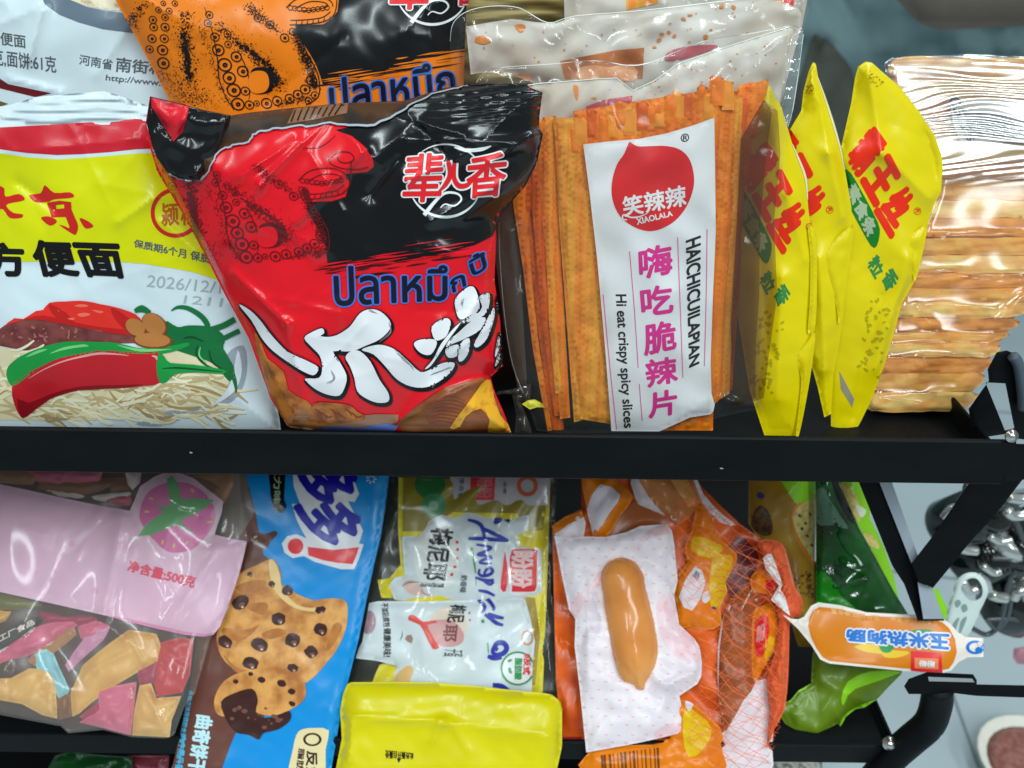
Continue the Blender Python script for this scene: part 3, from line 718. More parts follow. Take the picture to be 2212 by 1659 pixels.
s.poly(PEACH, Z('f', (320, 440), (500, 428), (505, 490), (330, 490)), 2); s.poly(PEACH, Z('f', (780, 395), (880, 380), (960, 392), (1090, 372), (1105, 470), (790, 470)), 2, sm=2)
s.poly(ROSE, Z('f', (1280, 350), (1300, 302), (1400, 272), (1555, 260), (1582, 275), (1440, 330), (1340, 352)), 2, sm=3)
s.poly(STAIN, Z('f', (172, 240), (200, 208), (250, 218), (266, 240), (225, 258)), 2, sm=3); s.poly(STAIN, Z('f', (405, 150), (450, 140), (470, 160), (440, 190)), 2, sm=3)
s.speck(STAIN, 46, mkrand(Z('f', (140, 160), (1860, 0), (1800, 300), (160, 420))), 3, (.7, 2.6)); s.speck(STAIN, 16, mkrand(Z('f', (1200, 60), (1860, 10), (1840, 180), (1220, 300))), 3, (2, 6))
s.build('pouch_back', parent=b2)
s = Sheet(Plane(.052, 12), smooth(Z('f', (60, 560), (28, 240), (40, 150), (85, 90), (170, 50), (300, 32), (440, 46), (600, 130), (760, 90), (1180, 55), (1860, -25), (2110, 0), (2070, 250), (1960, 620), (1500, 760), (600, 760), (120, 700)), 3), .006, 60, noise=[(.0012, .008, 44)], creases=[(1100, 50, 1180, 30, 8, .003), (1320, 130, 1380, 200, 6, .0022)], back=None)
s.body(FILM)
s.stroke(EDGEF, Z('f', (30, 240), (42, 150), (88, 90), (172, 51), (300, 34), (440, 48), (600, 132), (760, 92), (1180, 57), (1858, -22)), [.8, 1.6, 1.2, 2, 1.2], 1, sm=4, clip=False)
s.build('film', parent=b2)

b1 = empty('slice_bag', U(1400, 930, Plane(.030, 12)), 'front clear bag of orange slices with a tall white label and red drop emblem', 'snack bag', 'clear bags of spicy slices')
s = Sheet(Plane(.041, 12), Z('f', (480, 492), (560, 482), (920, 455), (1000, 452), (1095, 524), (1212, 470), (1360, 366), (1700, 250), (2000, 156), (2042, 172), (1990, 400), (1930, 660), (1870, 470), (1830, 520), (1500, 620), (1150, 640), (760, 760), (540, 760), (560, 600)), .003, 30, noise=(.0008, .016, 46), creases=[(1370, 190, 1460, 140, 6, .002)], back=.001)
s.body(BACKW)
s.poly(WHITE, Z('f', (1010, 455), (1095, 524), (1212, 470), (1350, 370), (1200, 440), (1100, 470)), 1)
s.poly(ROSE, Z('f', (820, 620), (930, 580), (1092, 556), (1080, 650), (830, 692)), 2)
s.speck(STAIN, 40, mkrand(Z('f', (900, 460), (1360, 380), (1980, 170), (1930, 500), (1000, 620))), 1, (.7, 2.8))
for pts in ([(745, 500), (775, 505), (775, 570), (762, 580)], [(850, 570), (880, 566), (876, 580)], [(1210, 450), (1230, 450), (1225, 478)]): s.poly(STAIN, Z('f', *pts), 1, sm=3)
s.stroke(EDGEF, Z('f', (482, 494), (562, 484), (920, 457), (1000, 454), (1095, 526), (1212, 472), (1360, 368), (1700, 252), (2000, 158)), [2, 1.4, 2.4, 1.6, 2], 2, sm=0, clip=False)
s.build('pouch_back', parent=b1)
# slices: thin upright strips, left pile, right pile and the ends showing above the label
slices = [
    (SL_B, .044, Z('g', (190, -600), (275, -600), (300, -60), (510, 1440), (500, 1470), (420, 1462), (230, -60))),
    (SL_A, .042, Z('g', (150, -600), (240, -600), (262, -60), (300, 500), (345, 900), (430, 1465), (402, 1465), (300, 900), (240, 400), (170, -60))),
    (SL_B, .040, [(1150, 262), (1176, 258), (1178, 459), (1195, 700), (1216, 900), (1198, 898), (1172, 700), (1150, 459)]),
    (SL_A, .038, [(1158, 256), (1204, 262), (1206, 459), (1222, 720), (1232, 902), (1210, 905), (1190, 700), (1170, 459)]),
    (SL_C, .037, [(1172, 254), (1200, 250), (1196, 459), (1206, 700), (1215, 850), (1200, 850), (1186, 700), (1176, 459)]),
    (SL_C, .036, [(1198, 258), (1242, 264), (1252, 459), (1262, 700), (1270, 905), (1240, 912), (1224, 700), (1206, 459)]),
    (SL_C, .034, [(1195, 256), (1275, 250), (1285, 459), (1300, 700), (1330, 918), (1254, 905), (1232, 700), (1212, 459)]),
    (SL_A, .034, [(1238, 240), (1560, 190), (1552, 330), (1540, 930), (1320, 930), (1290, 600)]),
    (SL_A, .036, [(1535, 190), (1592, 200), (1586, 459), (1566, 700), (1560, 858), (1530, 885), (1530, 500)]),
    (SL_C, .037, [(1560, 205), (1604, 208), (1600, 459), (1582, 700), (1576, 850), (1556, 862), (1562, 600)]),
    (SL_B, .039, [(1586, 196), (1618, 205), (1610, 459), (1592, 700), (1582, 840), (1572, 850), (1584, 600)]),
    (SL_A, .040, [(1590, 180), (1660, 172), (1652, 300), (1626, 300), (1612, 459), (1596, 459)]),
    (SL_B, .043, [(1140, 270), (1166, 262), (1164, 459), (1130, 459)]),
]
for i, (m_, y_, lp_) in enumerate(slices):
    Sheet(Plane(y_, 12), lp_, .0022, 12, noise=[(.0004, .02, 50 + i)], extra=lambda p, d, i=i: .00022 * np.sin(p[:, 0] * 1.1 + 3 * wav(p, 70 + i, .004)), back=.002, grid=7).body(m_).build('spicy_slice', parent=b1)
for i in range(17):                                       # uneven strip ends across the top
    x = 1238 + i * 21 + rnd.uniform(-6, 6); y = 268 - i * 5.0 + rnd.uniform(-26, 8); w_ = rnd.uniform(11, 19); k_ = rnd.uniform(-5, 5)
    l_ = [(x - w_, y + 60), (x - w_ + 1, y + rnd.uniform(-4, 5)), (x - w_ * .4 + k_, y - rnd.uniform(0, 6)), (x + w_ * .4, y - rnd.uniform(-3, 5)), (x + w_ - 1, y + rnd.uniform(-2, 8)), (x + w_, y + 60)]
    Sheet(Plane(.0328 - .00035 * (i % 4), 12), l_, .0014, 8, noise=(.0005, .02, 90 + i), back=.002, grid=6).body((SL_A, SL_C, SL_B, SL_A, SL_C)[i % 5]).build('spicy_slice', parent=b1)
Sheet(Plane(.046, 12), [(1040, 300), (1108, 280), (1120, 480), (1138, 830), (1118, 835), (1090, 700), (1070, 560), (1040, 430)], .002, 14, noise=(.0006, .02, 64), back=None, grid=6).body(film('brown_side_film', milky=.55, rgb=(96, 84, 74))).build('film_side', parent=b1)
# the printed label strip
lab = [(1260, 312), (1310, 306), (1380, 300), (1440, 288), (1500, 270), (1543, 254), (1545, 400), (1546, 500), (1540, 640), (1535, 785), (1537, 850), (1544, 874), (1541, 888), (1535, 895), (1490, 902), (1455, 918), (1424, 932), (1321, 931), (1308, 760), (1290, 560), (1274, 420)]
s = Sheet(Plane(.0290, 12), lab, .002, 70, noise=[(.0005, .009, 61)], creases=[(1535, 860, 1460, 915, 12, .0015), (1440, 930, 1545, 880, 5, .001)], back=.0003)
LABW = mat('white_label_paper', (216, 232, 240), .35, bump=.06)
s.body(LABW)
s.poly(ink('drop_red', (206, 22, 32)), Z('f', (1075, 826), (1095, 838), (1130, 852), (1200, 850), (1290, 850), (1370, 872), (1425, 930), (1450, 1030), (1440, 1120), (1395, 1220), (1320, 1300), (1210, 1345), (1110, 1325), (1020, 1260), (975, 1160), (972, 1060), (1000, 960), (1040, 900), (1062, 850)), 1, sm=4)
s.text(LW, '笑辣辣', Z('f', (1030, 1150), (1398, 1075), (1405, 1195), (1045, 1262)), 2, bold=1.2)
s.stroke(LW, Z('f', (1180, 1240), (1130, 1262), (1080, 1265), (1040, 1250), (1035, 1275), (1060, 1280)), [1, 3.4, 3, 3, 2], 2)
s.text(LW, 'XIAOLALA', Z('f', (1112, 1272), (1320, 1228), (1326, 1256), (1120, 1308)), 2, bold=.5)
s.text(BLACK, '®', Z('f', (1372, 780), (1420, 775), (1422, 822), (1374, 828)), 1, bold=.3)
MAG = ink('magenta_print', (206, 34, 138)); MAGL = ink('magenta_line', (214, 90, 160))
for ch, q in (('嗨', [(1005, 245), (1215, 205), (1228, 400), (1015, 445)]), ('吃', [(1015, 505), (1220, 478), (1232, 660), (1030, 690)]), ('脆', [(1040, 745), (1240, 715), (1252, 905), (1045, 950)]), ('辣', [(1050, 985), (1250, 955), (1262, 1120), (1060, 1162)]), ('片', [(1075, 1200), (1255, 1172), (1250, 1335), (1075, 1365)])):
    s.text(MAG, ch, Z('g', *q), 1, bold=2.0, n=8)
for l_ in ([(1262, 165), (1280, 640), (1297, 1098)], [(1458, 110), (1452, 560), (1440, 1020)], [(943, 258), (975, 640), (1000, 1032)], [(768, 545), (810, 1000), (857, 1440)], [(1008, 1138), (1017, 1260), (1027, 1382)]):
    s.stroke(MAGL, Z('g', *l_), 1.9, 1)
s.text(BLACK, 'HAICHICUILAPIAN', Z('g', (1415, 155), (1405, 1000), (1340, 1030), (1318, 190)), 1, bold=1.1)
s.text(BLACK, 'Hi eat crispy spicy slices', Z('g', (920, 545), (970, 1425), (888, 1432), (830, 545)), 1, bold=.7)
s.build('label', parent=b1)
lp = Z('f', (180, 480), (235, 415), (340, 390), (600, 372), (880, 352), (1060, 378), (1200, 360), (1500, 240), (1800, 190), (2000, 150), (2080, 165), (2090, 200), (2055, 450), (2025, 640), (1995, 740)) + [(1690, 430), (1668, 600), (1650, 760), (1640, 860), (1648, 882), (1590, 893), (1540, 905), (1430, 934), (1200, 936), (1160, 930), (1130, 850), (1105, 790), (1088, 700), (1076, 560), (1076, 470), (1100, 430), (1040, 300)]
s = Sheet(Plane(.0275, 12), lp, .006, 60, noise=[(.0008, .007, 62)], back=None,
          creases=[(1295, 132, 1332, 172, 12, .0036), (1305, 235, 1345, 310, 12, .0036), (1545, 192, 1590, 168, 13, .0036), (1590, 168, 1632, 155, 13, .0036), (1370, 195, 1420, 230, 5, .002), (1690, 100, 1700, 260, 6, -.001), (1560, 860, 1640, 880, 6, .003), (1100, 500, 1135, 830, 9, .003)])
s.body(FILM)
s.stroke(EDGEF, Z('f', (182, 480), (237, 416), (340, 391), (600, 373), (880, 353), (1060, 379), (1200, 361), (1500, 241), (1800, 191), (2000, 151), (2078, 166)), [.8, 1.4, 2, 1.2, 2], 1, sm=4, clip=False)
s.stroke(EDGEF, Z('f', (2086, 200), (2054, 450), (2024, 640), (1996, 740)), [1.6, 1, 1.8, .6], 1, sm=3, clip=False)
s.stroke(EDGEF, [(1078, 480), (1080, 560), (1092, 700), (1108, 790), (1130, 848)], [.6, 1.2, .8, 1.4], 1, sm=3, clip=False)
s.build('film', parent=b1)
for pl_, wx in ((.0290, 0), (.0284, 30)):
    Sheet(Plane(pl_, 12), [(1600, 300), (1650, 215), (1668 + wx * .4, 240), (1656 + wx, 330), (1642 + wx, 480), (1640 + wx * 1.3, 640), (1632 + wx, 760), (1632 + wx * .6, 860), (1585, 880), (1578, 700), (1592, 480)], .002, 20, noise=(.0006, .012, 67), back=None, grid=6).body(film('amber_shade_film', tint=(.60, .50, .36), milky=.08, rgb=(130, 100, 50))).build('film_side', parent=b1)  # amber film; its tint also paints the shadow on the yellow pack behind
s = Sheet(Plane(.0265, 12), Z('f', (1988, 260), (2062, 170), (2085, 175), (2050, 450), (2015, 700), (1985, 745), (1960, 640)), .001, 12, extra=lambda p, d: .0004 * np.sin(p[:, 1] * 2.2), back=None, grid=3)
s.body(film('seal_film', milky=.16, gloss=.12, edge=.5)).build('seal', parent=b1)
s = Sheet(Plane(.024, 12), Z('r', (180, 1110), (240, 1060), (380, 1040), (575, 975), (560, 1145), (470, 1170), (560, 1400), (600, 1540), (400, 1560), (420, 1300), (380, 1090), (300, 1080)), .002, 14, noise=(.0015, .03, 66), back=None, grid=5)
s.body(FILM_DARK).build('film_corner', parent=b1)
s = Sheet(Plane(.023, 12), Z('r', (478, 1190), (540, 1152), (610, 1142), (680, 1180), (715, 1225), (640, 1222), (560, 1245)), .0015, 10, back=.0003)
s.body(ink('corner_lime', (196, 196, 60))); s.build('corner_print', parent=b1)

# yellow and white noodle packet in front
YEL = ink('noodle_yellow', (198, 208, 3)); NRED = ink('noodle_red', (186, 28, 44)); BRUSHR = ink('brush_red', (186, 34, 28))
lp = [(-70, 240), (20, 227), (75, 210), (150, 203), (225, 197), (252, 205), (300, 222), (346, 236), (372, 330), (450, 480), (560, 700), (604, 905), (608, 940), (-70, 940)]
def crimp(p, d): return np.where(p[:, 1] < 268 - p[:, 0] * .02, .0006 * np.sin((p[:, 1] + p[:, 0] * .03 + 4 * np.sin(p[:, 0] * .02)) * .47), 0)
s = Sheet(Plane(.030, 13), lp, .011, 150, noise=[(.0010, .0045, 101), (.00012, .016, 102)], extra=crimp, grid=8,
          creases=crinkle(lp, 20, .0009, 103, 60, 220, (5, 16)) + [(40, 395, 120, 455, 12, -.002), (255, 480, 330, 430, 10, .0016), (0, 330, 300, 300, 9, .0008), (500, 650, 470, 560, 12, .003), (440, 560, 350, 480, 9, .0016)])
s.body(WHITE)
s.poly(NRED, Z('a', (-200, 948), (0, 940), (400, 918), (800, 893), (1100, 868), (1300, 860), (1300, 1080), (1140, 1094), (1000, 1100), (800, 1122), (600, 1136), (420, 1143), (200, 1128), (0, 1100), (-200, 1080)), 1)
yb = Z('a', (-200, 1112), (0, 1130), (200, 1160), (420, 1176), (600, 1166), (800, 1150), (1000, 1132), (1145, 1128), (1500, 1120)) + Z('b', (1700, 300), (1700, 540), (1480, 458), (1340, 415), (1200, 390), (1000, 358), (840, 346), (400, 342), (0, 346), (-200, 350))
s.poly(YEL, yb, 1)
for pts in (Z('a', (-60, 1340), (0, 1372), (30, 1390), (42, 1450), (140, 1430), (180, 1475), (60, 1502), (52, 1530), (100, 1570), (166, 1580), (155, 1606), (70, 1606), (20, 1542), (-60, 1530)),
            Z('a', (215, 1440), (300, 1424), (330, 1366), (400, 1422), (515, 1418), (540, 1455), (400, 1470), (350, 1490), (262, 1490)),
            Z('b', (285, 38), (345, 28), (398, 60), (348, 92)), Z('b', (555, 40), (610, 58), (652, 95), (612, 112), (585, 100)),
            Z('b', (440, -20), (490, -30), (520, 30), (545, 95), (530, 152), (500, 146), (415, 88), (452, 96), (484, 108), (470, 60))):
    s.poly(BRUSHR, pts, 2, sm=3)
s.poly(BRUSHR, Z('a', (346, 1494), (440, 1480), (524, 1490), (530, 1592), (480, 1600), (380, 1602)), 2, holes=[Z('a', (412, 1512), (472, 1506), (474, 1536), (416, 1542))])
HEI = [('方', [(-120, 215), (150, 225), (182, 440), (-85, 440)]), ('便', [(212, 200), (486, 208), (552, 438), (272, 440)]), ('面', [(512, 218), (822, 228), (868, 452), (606, 440)])]
for t, q in HEI: s.text(BLACK, t, Z('b', *q), 2, bold=3.6, n=12)
s.ring(BRUSHR, Z('c', (385, 1298))[0], 54, 8.5, 2, n=40)
DKY = ink('brown_red_letter', (176, 92, 22))
s.text(DKY, '颍', Z('c', (300, 1242), (398, 1238), (405, 1372), (300, 1376)), 2, bold=.9); s.text(DKY, '松', Z('c', (415, 1238), (510, 1236), (512, 1372), (418, 1374)), 2, bold=.9)
s.text(GREYT, '保质期6个月 保质期', Z('b', (938, 186), (1530, 305), (1528, 372), (934, 240)), 2, bold=.5)
FADE = ink('faint_dot_print', (150, 168, 174))
s.text(FADE, '2026/12/14', Z('b', (1035, 436), (1640, 495), (1630, 575), (1020, 518)), 1, bold=.15); s.text(FADE, '1211', Z('b', (1292, 578), (1560, 598), (1545, 658), (1280, 634)), 1, bold=.15)
# the printed dish
NOOD = ink('noodle_print', (206, 204, 168)); NOOD2 = ink('noodle_shadow_print', (182, 170, 126)); NOOD3 = ink('noodle_light_print', (222, 220, 192)); NOODD = ink('noodle_dark_print', (158, 142, 98))
s.poly(NOOD, Z('b', (-200, 920), (0, 940), (200, 960), (700, 980), (1200, 960), (1580, 1000), (1620, 1150), (1590, 1290), (1500, 1350), (1300, 1375), (1000, 1400), (700, 1450), (300, 1455), (0, 1450), (-200, 1450)), 1, sm=3)
g = random.Random(5)
for i in range(190):
    x, y = g.uniform(-80, 1500), g.uniform(1120, 1430); a = g.gauss(0.12, .28); l = g.uniform(110, 330); c = g.choice((-1, 1)) * g.uniform(10, 80)
    if x < 160: y = g.uniform(960, 1430)
    m_ = (NOOD2, NOOD3, NOOD, NOOD3)[i % 4] if i > 60 else (NOOD2, NOODD)[i % 2]
    s.stroke(m_, Z('b', (x, y), (x + l * .33 * math.cos(a), y + l * .33 * math.sin(a) + c * .6), (x + l * .7 * math.cos(a), y + l * .7 * math.sin(a) + c * .5), (x + l * math.cos(a), y + l * math.sin(a))), [3.5, 5.6, 5.6, 3.5] if i > 60 else [2, 6, 6, 2], 2, sm=4, sub=i % 40)
s.poly(ink('bowl_rim_print', (140, 156, 170)), Z('b', (1700, 930), (1722, 1100), (1680, 1250), (1600, 1330), (1510, 1368), (1400, 1372), (1550, 1290), (1600, 1180), (1580, 1000)), 2, sm=3)
s.poly(ink('bowl_rim_light', (196, 212, 222)), Z('b', (1660, 960), (1690, 1100), (1650, 1230), (1560, 1310), (1470, 1352), (1560, 1270), (1620, 1160)), 3, sm=3)
s.poly(ink('bowl_shadow_print', (136, 158, 172)), Z('b', (950, 1478), (1060, 1420), (1160, 1392), (1400, 1370), (1300, 1400), (1180, 1440), (1120, 1490)), 2, sm=3)
s.poly(ink('meat_print', (122, 66, 62), rgb2=(92, 44, 46), nscale=(160, 160, 160)), Z('b', (-80, 880), (0, 812), (100, 738), (170, 744), (300, 750), (480, 788), (700, 830), (880, 850), (940, 852), (940, 912), (780, 915), (700, 903), (400, 918), (180, 966), (0, 932), (-80, 930)), 2)
s.poly(ink('tomato_print', (206, 44, 36)), Z('b', (30, 792), (105, 738), (160, 745), (250, 688), (300, 680), (345, 630), (460, 621), (560, 616), (640, 626), (700, 640), (780, 655), (900, 690), (980, 740), (1000, 850), (820, 850), (700, 826), (500, 792), (300, 752), (165, 748)), 3, sm=2)
TOMD = ink('tomato_deep_print', (172, 26, 26))
for pts in ([(165, 748), (300, 720), (480, 760), (700, 800), (990, 830), (1000, 850), (820, 850), (700, 826), (500, 792), (300, 752)], [(345, 640), (460, 700), (520, 780), (440, 770), (360, 700)], [(780, 665), (900, 740), (960, 830), (880, 820), (800, 740)]): s.poly(TOMD, Z('b', *pts), 4, sm=3)
MEATL = ink('meat_light_print', (150, 92, 84))
for k in range(26): s.disc(MEATL, Z('b', (g.uniform(20, 620), g.uniform(800, 900)))[0], g.uniform(2, 7), 3, .5, g.uniform(0, 3), n=7, jag=.4, sub=k)
TOML = ink('tomato_sheen_print', (224, 104, 84))
for pts in ([(520, 650), (580, 640), (620, 655), (560, 662)], [(540, 710), (600, 700), (630, 715), (570, 730)], [(470, 740), (520, 735), (510, 752)], [(380, 690), (440, 680), (420, 700)], [(640, 680), (720, 690), (700, 705)]): s.poly(TOML, Z('b', *pts), 4, sm=3)
GRN = ink('leaf_print', (16, 104, 54)); GRN2 = ink('chilli_green_print', (22, 142, 62)); GRNL = ink('chilli_sheen_print', (110, 196, 120)); GRND = ink('dark_leaf_print', (14, 70, 38))
s.poly(GRN, Z('b', (1150, 760), (1240, 800), (1320, 788), (1480, 800), (1570, 870), (1560, 960), (1640, 1090), (1600, 1180), (1500, 1060), (1300, 985), (1180, 930)), 3, sm=3)
for pts, wd in (([(1195, 686), (1240, 662), (1310, 668), (1400, 720), (1450, 790), (1430, 850)], [2, 8, 11, 12, 9]), ([(1640, 745), (1560, 790), (1480, 815), (1350, 850)], [12, 13, 12, 10]), ([(1672, 825), (1560, 880), (1450, 930)], [10, 11, 8]), ([(1540, 960), (1600, 1060), (1640, 1180), (1650, 1260)], [14, 12, 9, 3]), ([(940, 690), (990, 672), (1050, 700)], [8, 16, 8])):
    s.stroke(GRN, Z('b', *pts), wd, 3, sub=3)
for pts in ([(1380, 930), (1370, 990), (1430, 1060), (1500, 1090)], [(1460, 960), (1480, 1040), (1560, 1100)], [(1280, 880), (1340, 870), (1420, 900)]): s.stroke(GRND, Z('b', *pts), [2, 5, 2], 4)
s.stroke(GRNL, Z('b', (1400, 940), (1392, 1000), (1440, 1050)), [2, 4, 2], 5)
BEAN = ink('bean_print', (166, 112, 58)); BEANL = ink('bean_sheen_print', (206, 164, 112))
for c, r, q, a in (((1075, 780), 30, .72, .7), ((945, 800), 24, .75, .6), ((1065, 890), 41, .40, .05)):
    s.disc(ink('bean_edge_print', (112, 66, 30)), Z('b', (c[0] + 4, c[1] + 6))[0], r * 1.05, 4, q, a, n=20, sub=int(r)); s.disc(BEAN, Z('b', c)[0], r * .94, 4, q, a, n=20, sub=int(r) + 30); s.disc(BEANL, Z('b', (c[0] - 30, c[1] - 18))[0], r * .35, 5, q * .6, a, n=12)
s.poly(GRN2, Z('b', (45, 1110), (70, 1060), (150, 1000), (280, 945), (430, 906), (560, 902), (700, 905), (820, 912), (1000, 950), (1200, 930), (1310, 908), (1312, 935), (1200, 972), (1100, 986), (900, 985), (700, 975), (430, 1015), (300, 1070), (200, 1140), (92, 1212), (50, 1162)), 4, sm=3)
for pts in ([(180, 1010), (260, 975), (330, 955)], [(350, 985), (450, 950), (580, 930), (620, 935)], [(820, 925), (980, 962), (1200, 955)]): s.stroke(GRNL, Z('b', *pts), [1, 6, 6, 1], 5)
CH = ink('chilli_red_print', (176, 30, 40)); CHD = ink('chilli_deep_print', (128, 18, 28)); CHL = ink('chilli_red_sheen_print', (228, 150, 150))
s.poly(CH, Z('b', (82, 1222), (150, 1150), (280, 1078), (430, 1012), (560, 985), (680, 966), (850, 970), (1000, 974), (1116, 970), (1116, 1060), (1090, 1085), (1116, 1190), (1000, 1212), (850, 1226), (700, 1230), (550, 1242), (440, 1270), (350, 1302), (250, 1370), (190, 1422), (142, 1424), (100, 1340)), 4, sm=2)
s.poly(CHD, Z('b', (120, 1300), (200, 1330), (350, 1270), (560, 1215), (850, 1205), (1000, 1200), (850, 1226), (550, 1242), (350, 1302), (190, 1422), (142, 1424)), 5, sm=2)
s.stroke(CHL, Z('b', (200, 1160), (300, 1100), (440, 1040), (600, 1000), (700, 985), (820, 990), (900, 1000)), [1, 2, 3, 5, 5, 3, 1], 5); s.stroke(CHL, Z('b', (1060, 1000), (1090, 1010), (1095, 1030)), [2, 6, 2], 5)
s.poly(GRN2, Z('b', (1110, 975), (1150, 1010), (1190, 1050), (1350, 1062), (1560, 1096), (1562, 1126), (1380, 1116), (1220, 1128), (1165, 1182), (1115, 1188), (1092, 1082)), 5, sm=2)
s.stroke(GRND, Z('b', (1130, 1090), (1240, 1085), (1400, 1098), (1550, 1112)), [1, 4, 3, 1], 6)
s.build('noodle_packet', 'yellow and white noodle packet with red chilli print, at the left of the upper rail', 'packet', 'instant noodle packets')

# red octopus bag in front
lp = [(324, 208), (400, 226), (410, 238), (497, 250), (540, 243), (640, 232), (750, 222), (870, 218), (960, 190), (1005, 184), (1050, 182), (1080, 180), (1130, 183), (1172, 200), (1166, 240), (1164, 275), (1173, 290), (1160, 352), (1135, 402), (1070, 475), (1072, 510), (1068, 605), (1080, 690), (1086, 790), (1060, 815), (1068, 845), (1088, 890), (1104, 934), (1050, 936), (950, 944), (870, 942), (665, 928), (622, 922), (585, 862), (537, 730), (486, 637), (440, 545), (393, 459), (340, 372), (318, 300), (314, 268)]
def redx(p, d):
    x, y = p[:, 0], p[:, 1]
    seal = np.clip((275 - y) / 60, 0, 1) * np.clip((x - 850) / 120, 0, 1)
    crimps = .0006 * np.sin((y + .12 * (x - 1000)) * .42 + .8 * np.sin(x * .03)) * seal
    return crimps - .0
def sharp(x0, y0, x1, y1, wd, a): return (x0, y0, x1, y1, wd, a)
cr = [sharp(780, 330, 640, 480, 16, .0040), sharp(700, 262, 560, 400, 14, .0034), sharp(640, 300, 520, 380, 12, .0028), sharp(560, 400, 500, 520, 12, .0026), sharp(860, 345, 800, 420, 18, -.0030), sharp(880, 390, 1010, 330, 14, .0028), sharp(930, 480, 1090, 390, 16, .0030),
      sharp(1060, 350, 1150, 290, 12, .0026), sharp(1000, 470, 1080, 420, 9, .0020), sharp(880, 300, 1130, 310, 10, .0018), sharp(850, 250, 1000, 290, 12, .0024), sharp(880, 250, 960, 330, 10, -.0020), sharp(905, 530, 1060, 560, 18, .0016),
      sharp(505, 590, 620, 700, 14, .0036), sharp(620, 700, 660, 880, 12, .0022), sharp(560, 750, 640, 900, 12, .0026), sharp(935, 840, 860, 910, 10, .0032), sharp(860, 910, 1040, 820, 10, .0030), sharp(1040, 640, 960, 760, 16, .0026), sharp(700, 540, 560, 470, 14, .0014),
      sharp(790, 545, 740, 650, 22, .0012), sharp(480, 620, 560, 860, 8, .0026), sharp(720, 905, 900, 935, 10, .0016), sharp(370, 380, 480, 600, 10, .0018)]
s = Sheet(Plane(.008, 12), lp, .021, 150, pw=.62, noise=[(.0011, .0045, 111), (.00010, .015, 112)], creases=cr + crinkle(lp, 26, .0008, 113, 30, 120, (3, 9)), extra=redx, grid=5.5)
RBASE = ink('octopus_red', (208, 18, 32), rough=.24, coat=.15)
RBLK = ink('glossy_black_film', (13, 14, 16), rough=.2, coat=.2)
s.body(RBASE)
blk = Z('d', (1040, 300), (1130, 332), (1200, 390), (1245, 460), (1252, 500), (1215, 530), (1100, 540), (1118, 595), (1095, 665), (1020, 690), (880, 693), (890, 745), (940, 830), (985, 930), (998, 1040), (1080, 1048), (1150, 1035), (1180, 1044), (1300, 1016), (1420, 1022), (1520, 990), (1640, 985), (1700, 955), (1800, 930), (1900, 880)) + [(1071, 495), (1070, 475), (1135, 402), (1160, 352), (1173, 290), (1164, 275), (1166, 240), (1172, 200), (1130, 183), (1080, 180), (1050, 182), (1005, 184), (960, 190), (870, 218)] + Z('c', (1760, 660), (1700, 720), (1600, 770), (1480, 765))
s.poly(RBLK, blk, 1)
edge = Z('d', (1000, 1050), (1200, 1045), (1500, 1000), (1800, 935))
streaks(s, RBLK, [(x, y + 4) for x, y in edge], 30, 2, (1.5, 4.5)); streaks(s, RBASE, [(x, y - 6) for x, y in edge], 26, 3, (1.5, 4))
RDK = ink('octopus_dark_red', (88, 12, 18), rough=.26, coat=.35)
shr = lambda q: [(x * 1.02 + 34, y * .92 + 985) for x, y in q]
tentacle(s, 1, 1, RDK, RBASE, 'c', shr, 2)
def sha(q): return [(x * 1.05 + 20, y * 1.08 + 1052) for x, y in q]
arm_tip(s, RDK, 'c', sha)
s.stroke(RDK, Z('d', (1010, 450), (1060, 420), (1120, 425), (1140, 460), (1100, 480), (1060, 470), (1050, 445)), 2.4, 2); s.stroke(RDK, Z('d', (1000, 440), (1010, 480), (1060, 505), (1150, 520), (1220, 505)), 2.2, 2)
s.stroke(RDK, Z('d', (860, 400), (960, 390), (1040, 330)), [1, 2.4, 1], 2)
# the dark strip of the far film above the torn mouth and its pale torn edge
tear = Z('c', (205, 750), (240, 850), (250, 930), (300, 1010), (345, 1060), (400, 1092), (460, 1106), (540, 1098), (590, 1040), (610, 985), (640, 932), (690, 900), (735, 886), (790, 875), (832, 862), (855, 825), (905, 800), (980, 785), (1060, 775), (1140, 764), (1200, 768), (1330, 750), (1450, 768), (1600, 758), (1700, 715), (1790, 660), (1850, 620), (1950, 575), (2050, 545), (2140, 525), (2212, 512))
MOUTH = mat('inner_foil_dark', (34, 28, 24), .4, (70, 46, 26), (70, 70, 140), lo=.45, hi=.7, spec=.15)
s.poly(MOUTH, [(324, 208), (400, 226), (410, 238), (497, 250), (540, 243), (640, 232), (750, 222), (870, 218), (960, 190), (1005, 184)] + list(reversed(tear[:-2])) + [(316, 268)], 4)
s.poly(ink('crimp_tan_print', (120, 84, 56)), Z('c', (1110, 660), (1440, 628), (1430, 690), (1200, 735), (1065, 755)), 5)
for i in range(8): s.stroke(BLACK, Z('c', (1120 + i * 40, 660 - i * 4), (1090 + i * 38, 742 - i * 6)), 3.4, 6, sm=0, sub=i)
jag = []
for (a, b) in zip(tear[4:-1], tear[5:]):
    for k in range(3):
        t = k / 3; jag.append((a[0] + (b[0] - a[0]) * t + rnd.uniform(-1.5, 1.5), a[1] + (b[1] - a[1]) * t + rnd.uniform(-1.8, 1.8)))
s.stroke(ink('torn_film_edge', (150, 166, 178), rough=.4), jag, [2, 3, 4, 3.5, 5, 3, 2], 7, sm=0)
thai(s, 'ปลาหมึ', Z('e', (738, 92), (1512, 108), (1512, 340), (752, 380)), 3)
thai(s, 'ก', Z('e', (1530, 205), (1625, 160), (1640, 240), (1552, 290)), 3, 1.8); thai(s, 'ปิ้', Z('e', (1650, 60), (1760, 0), (1790, 120), (1690, 180)), 3, 1.6)
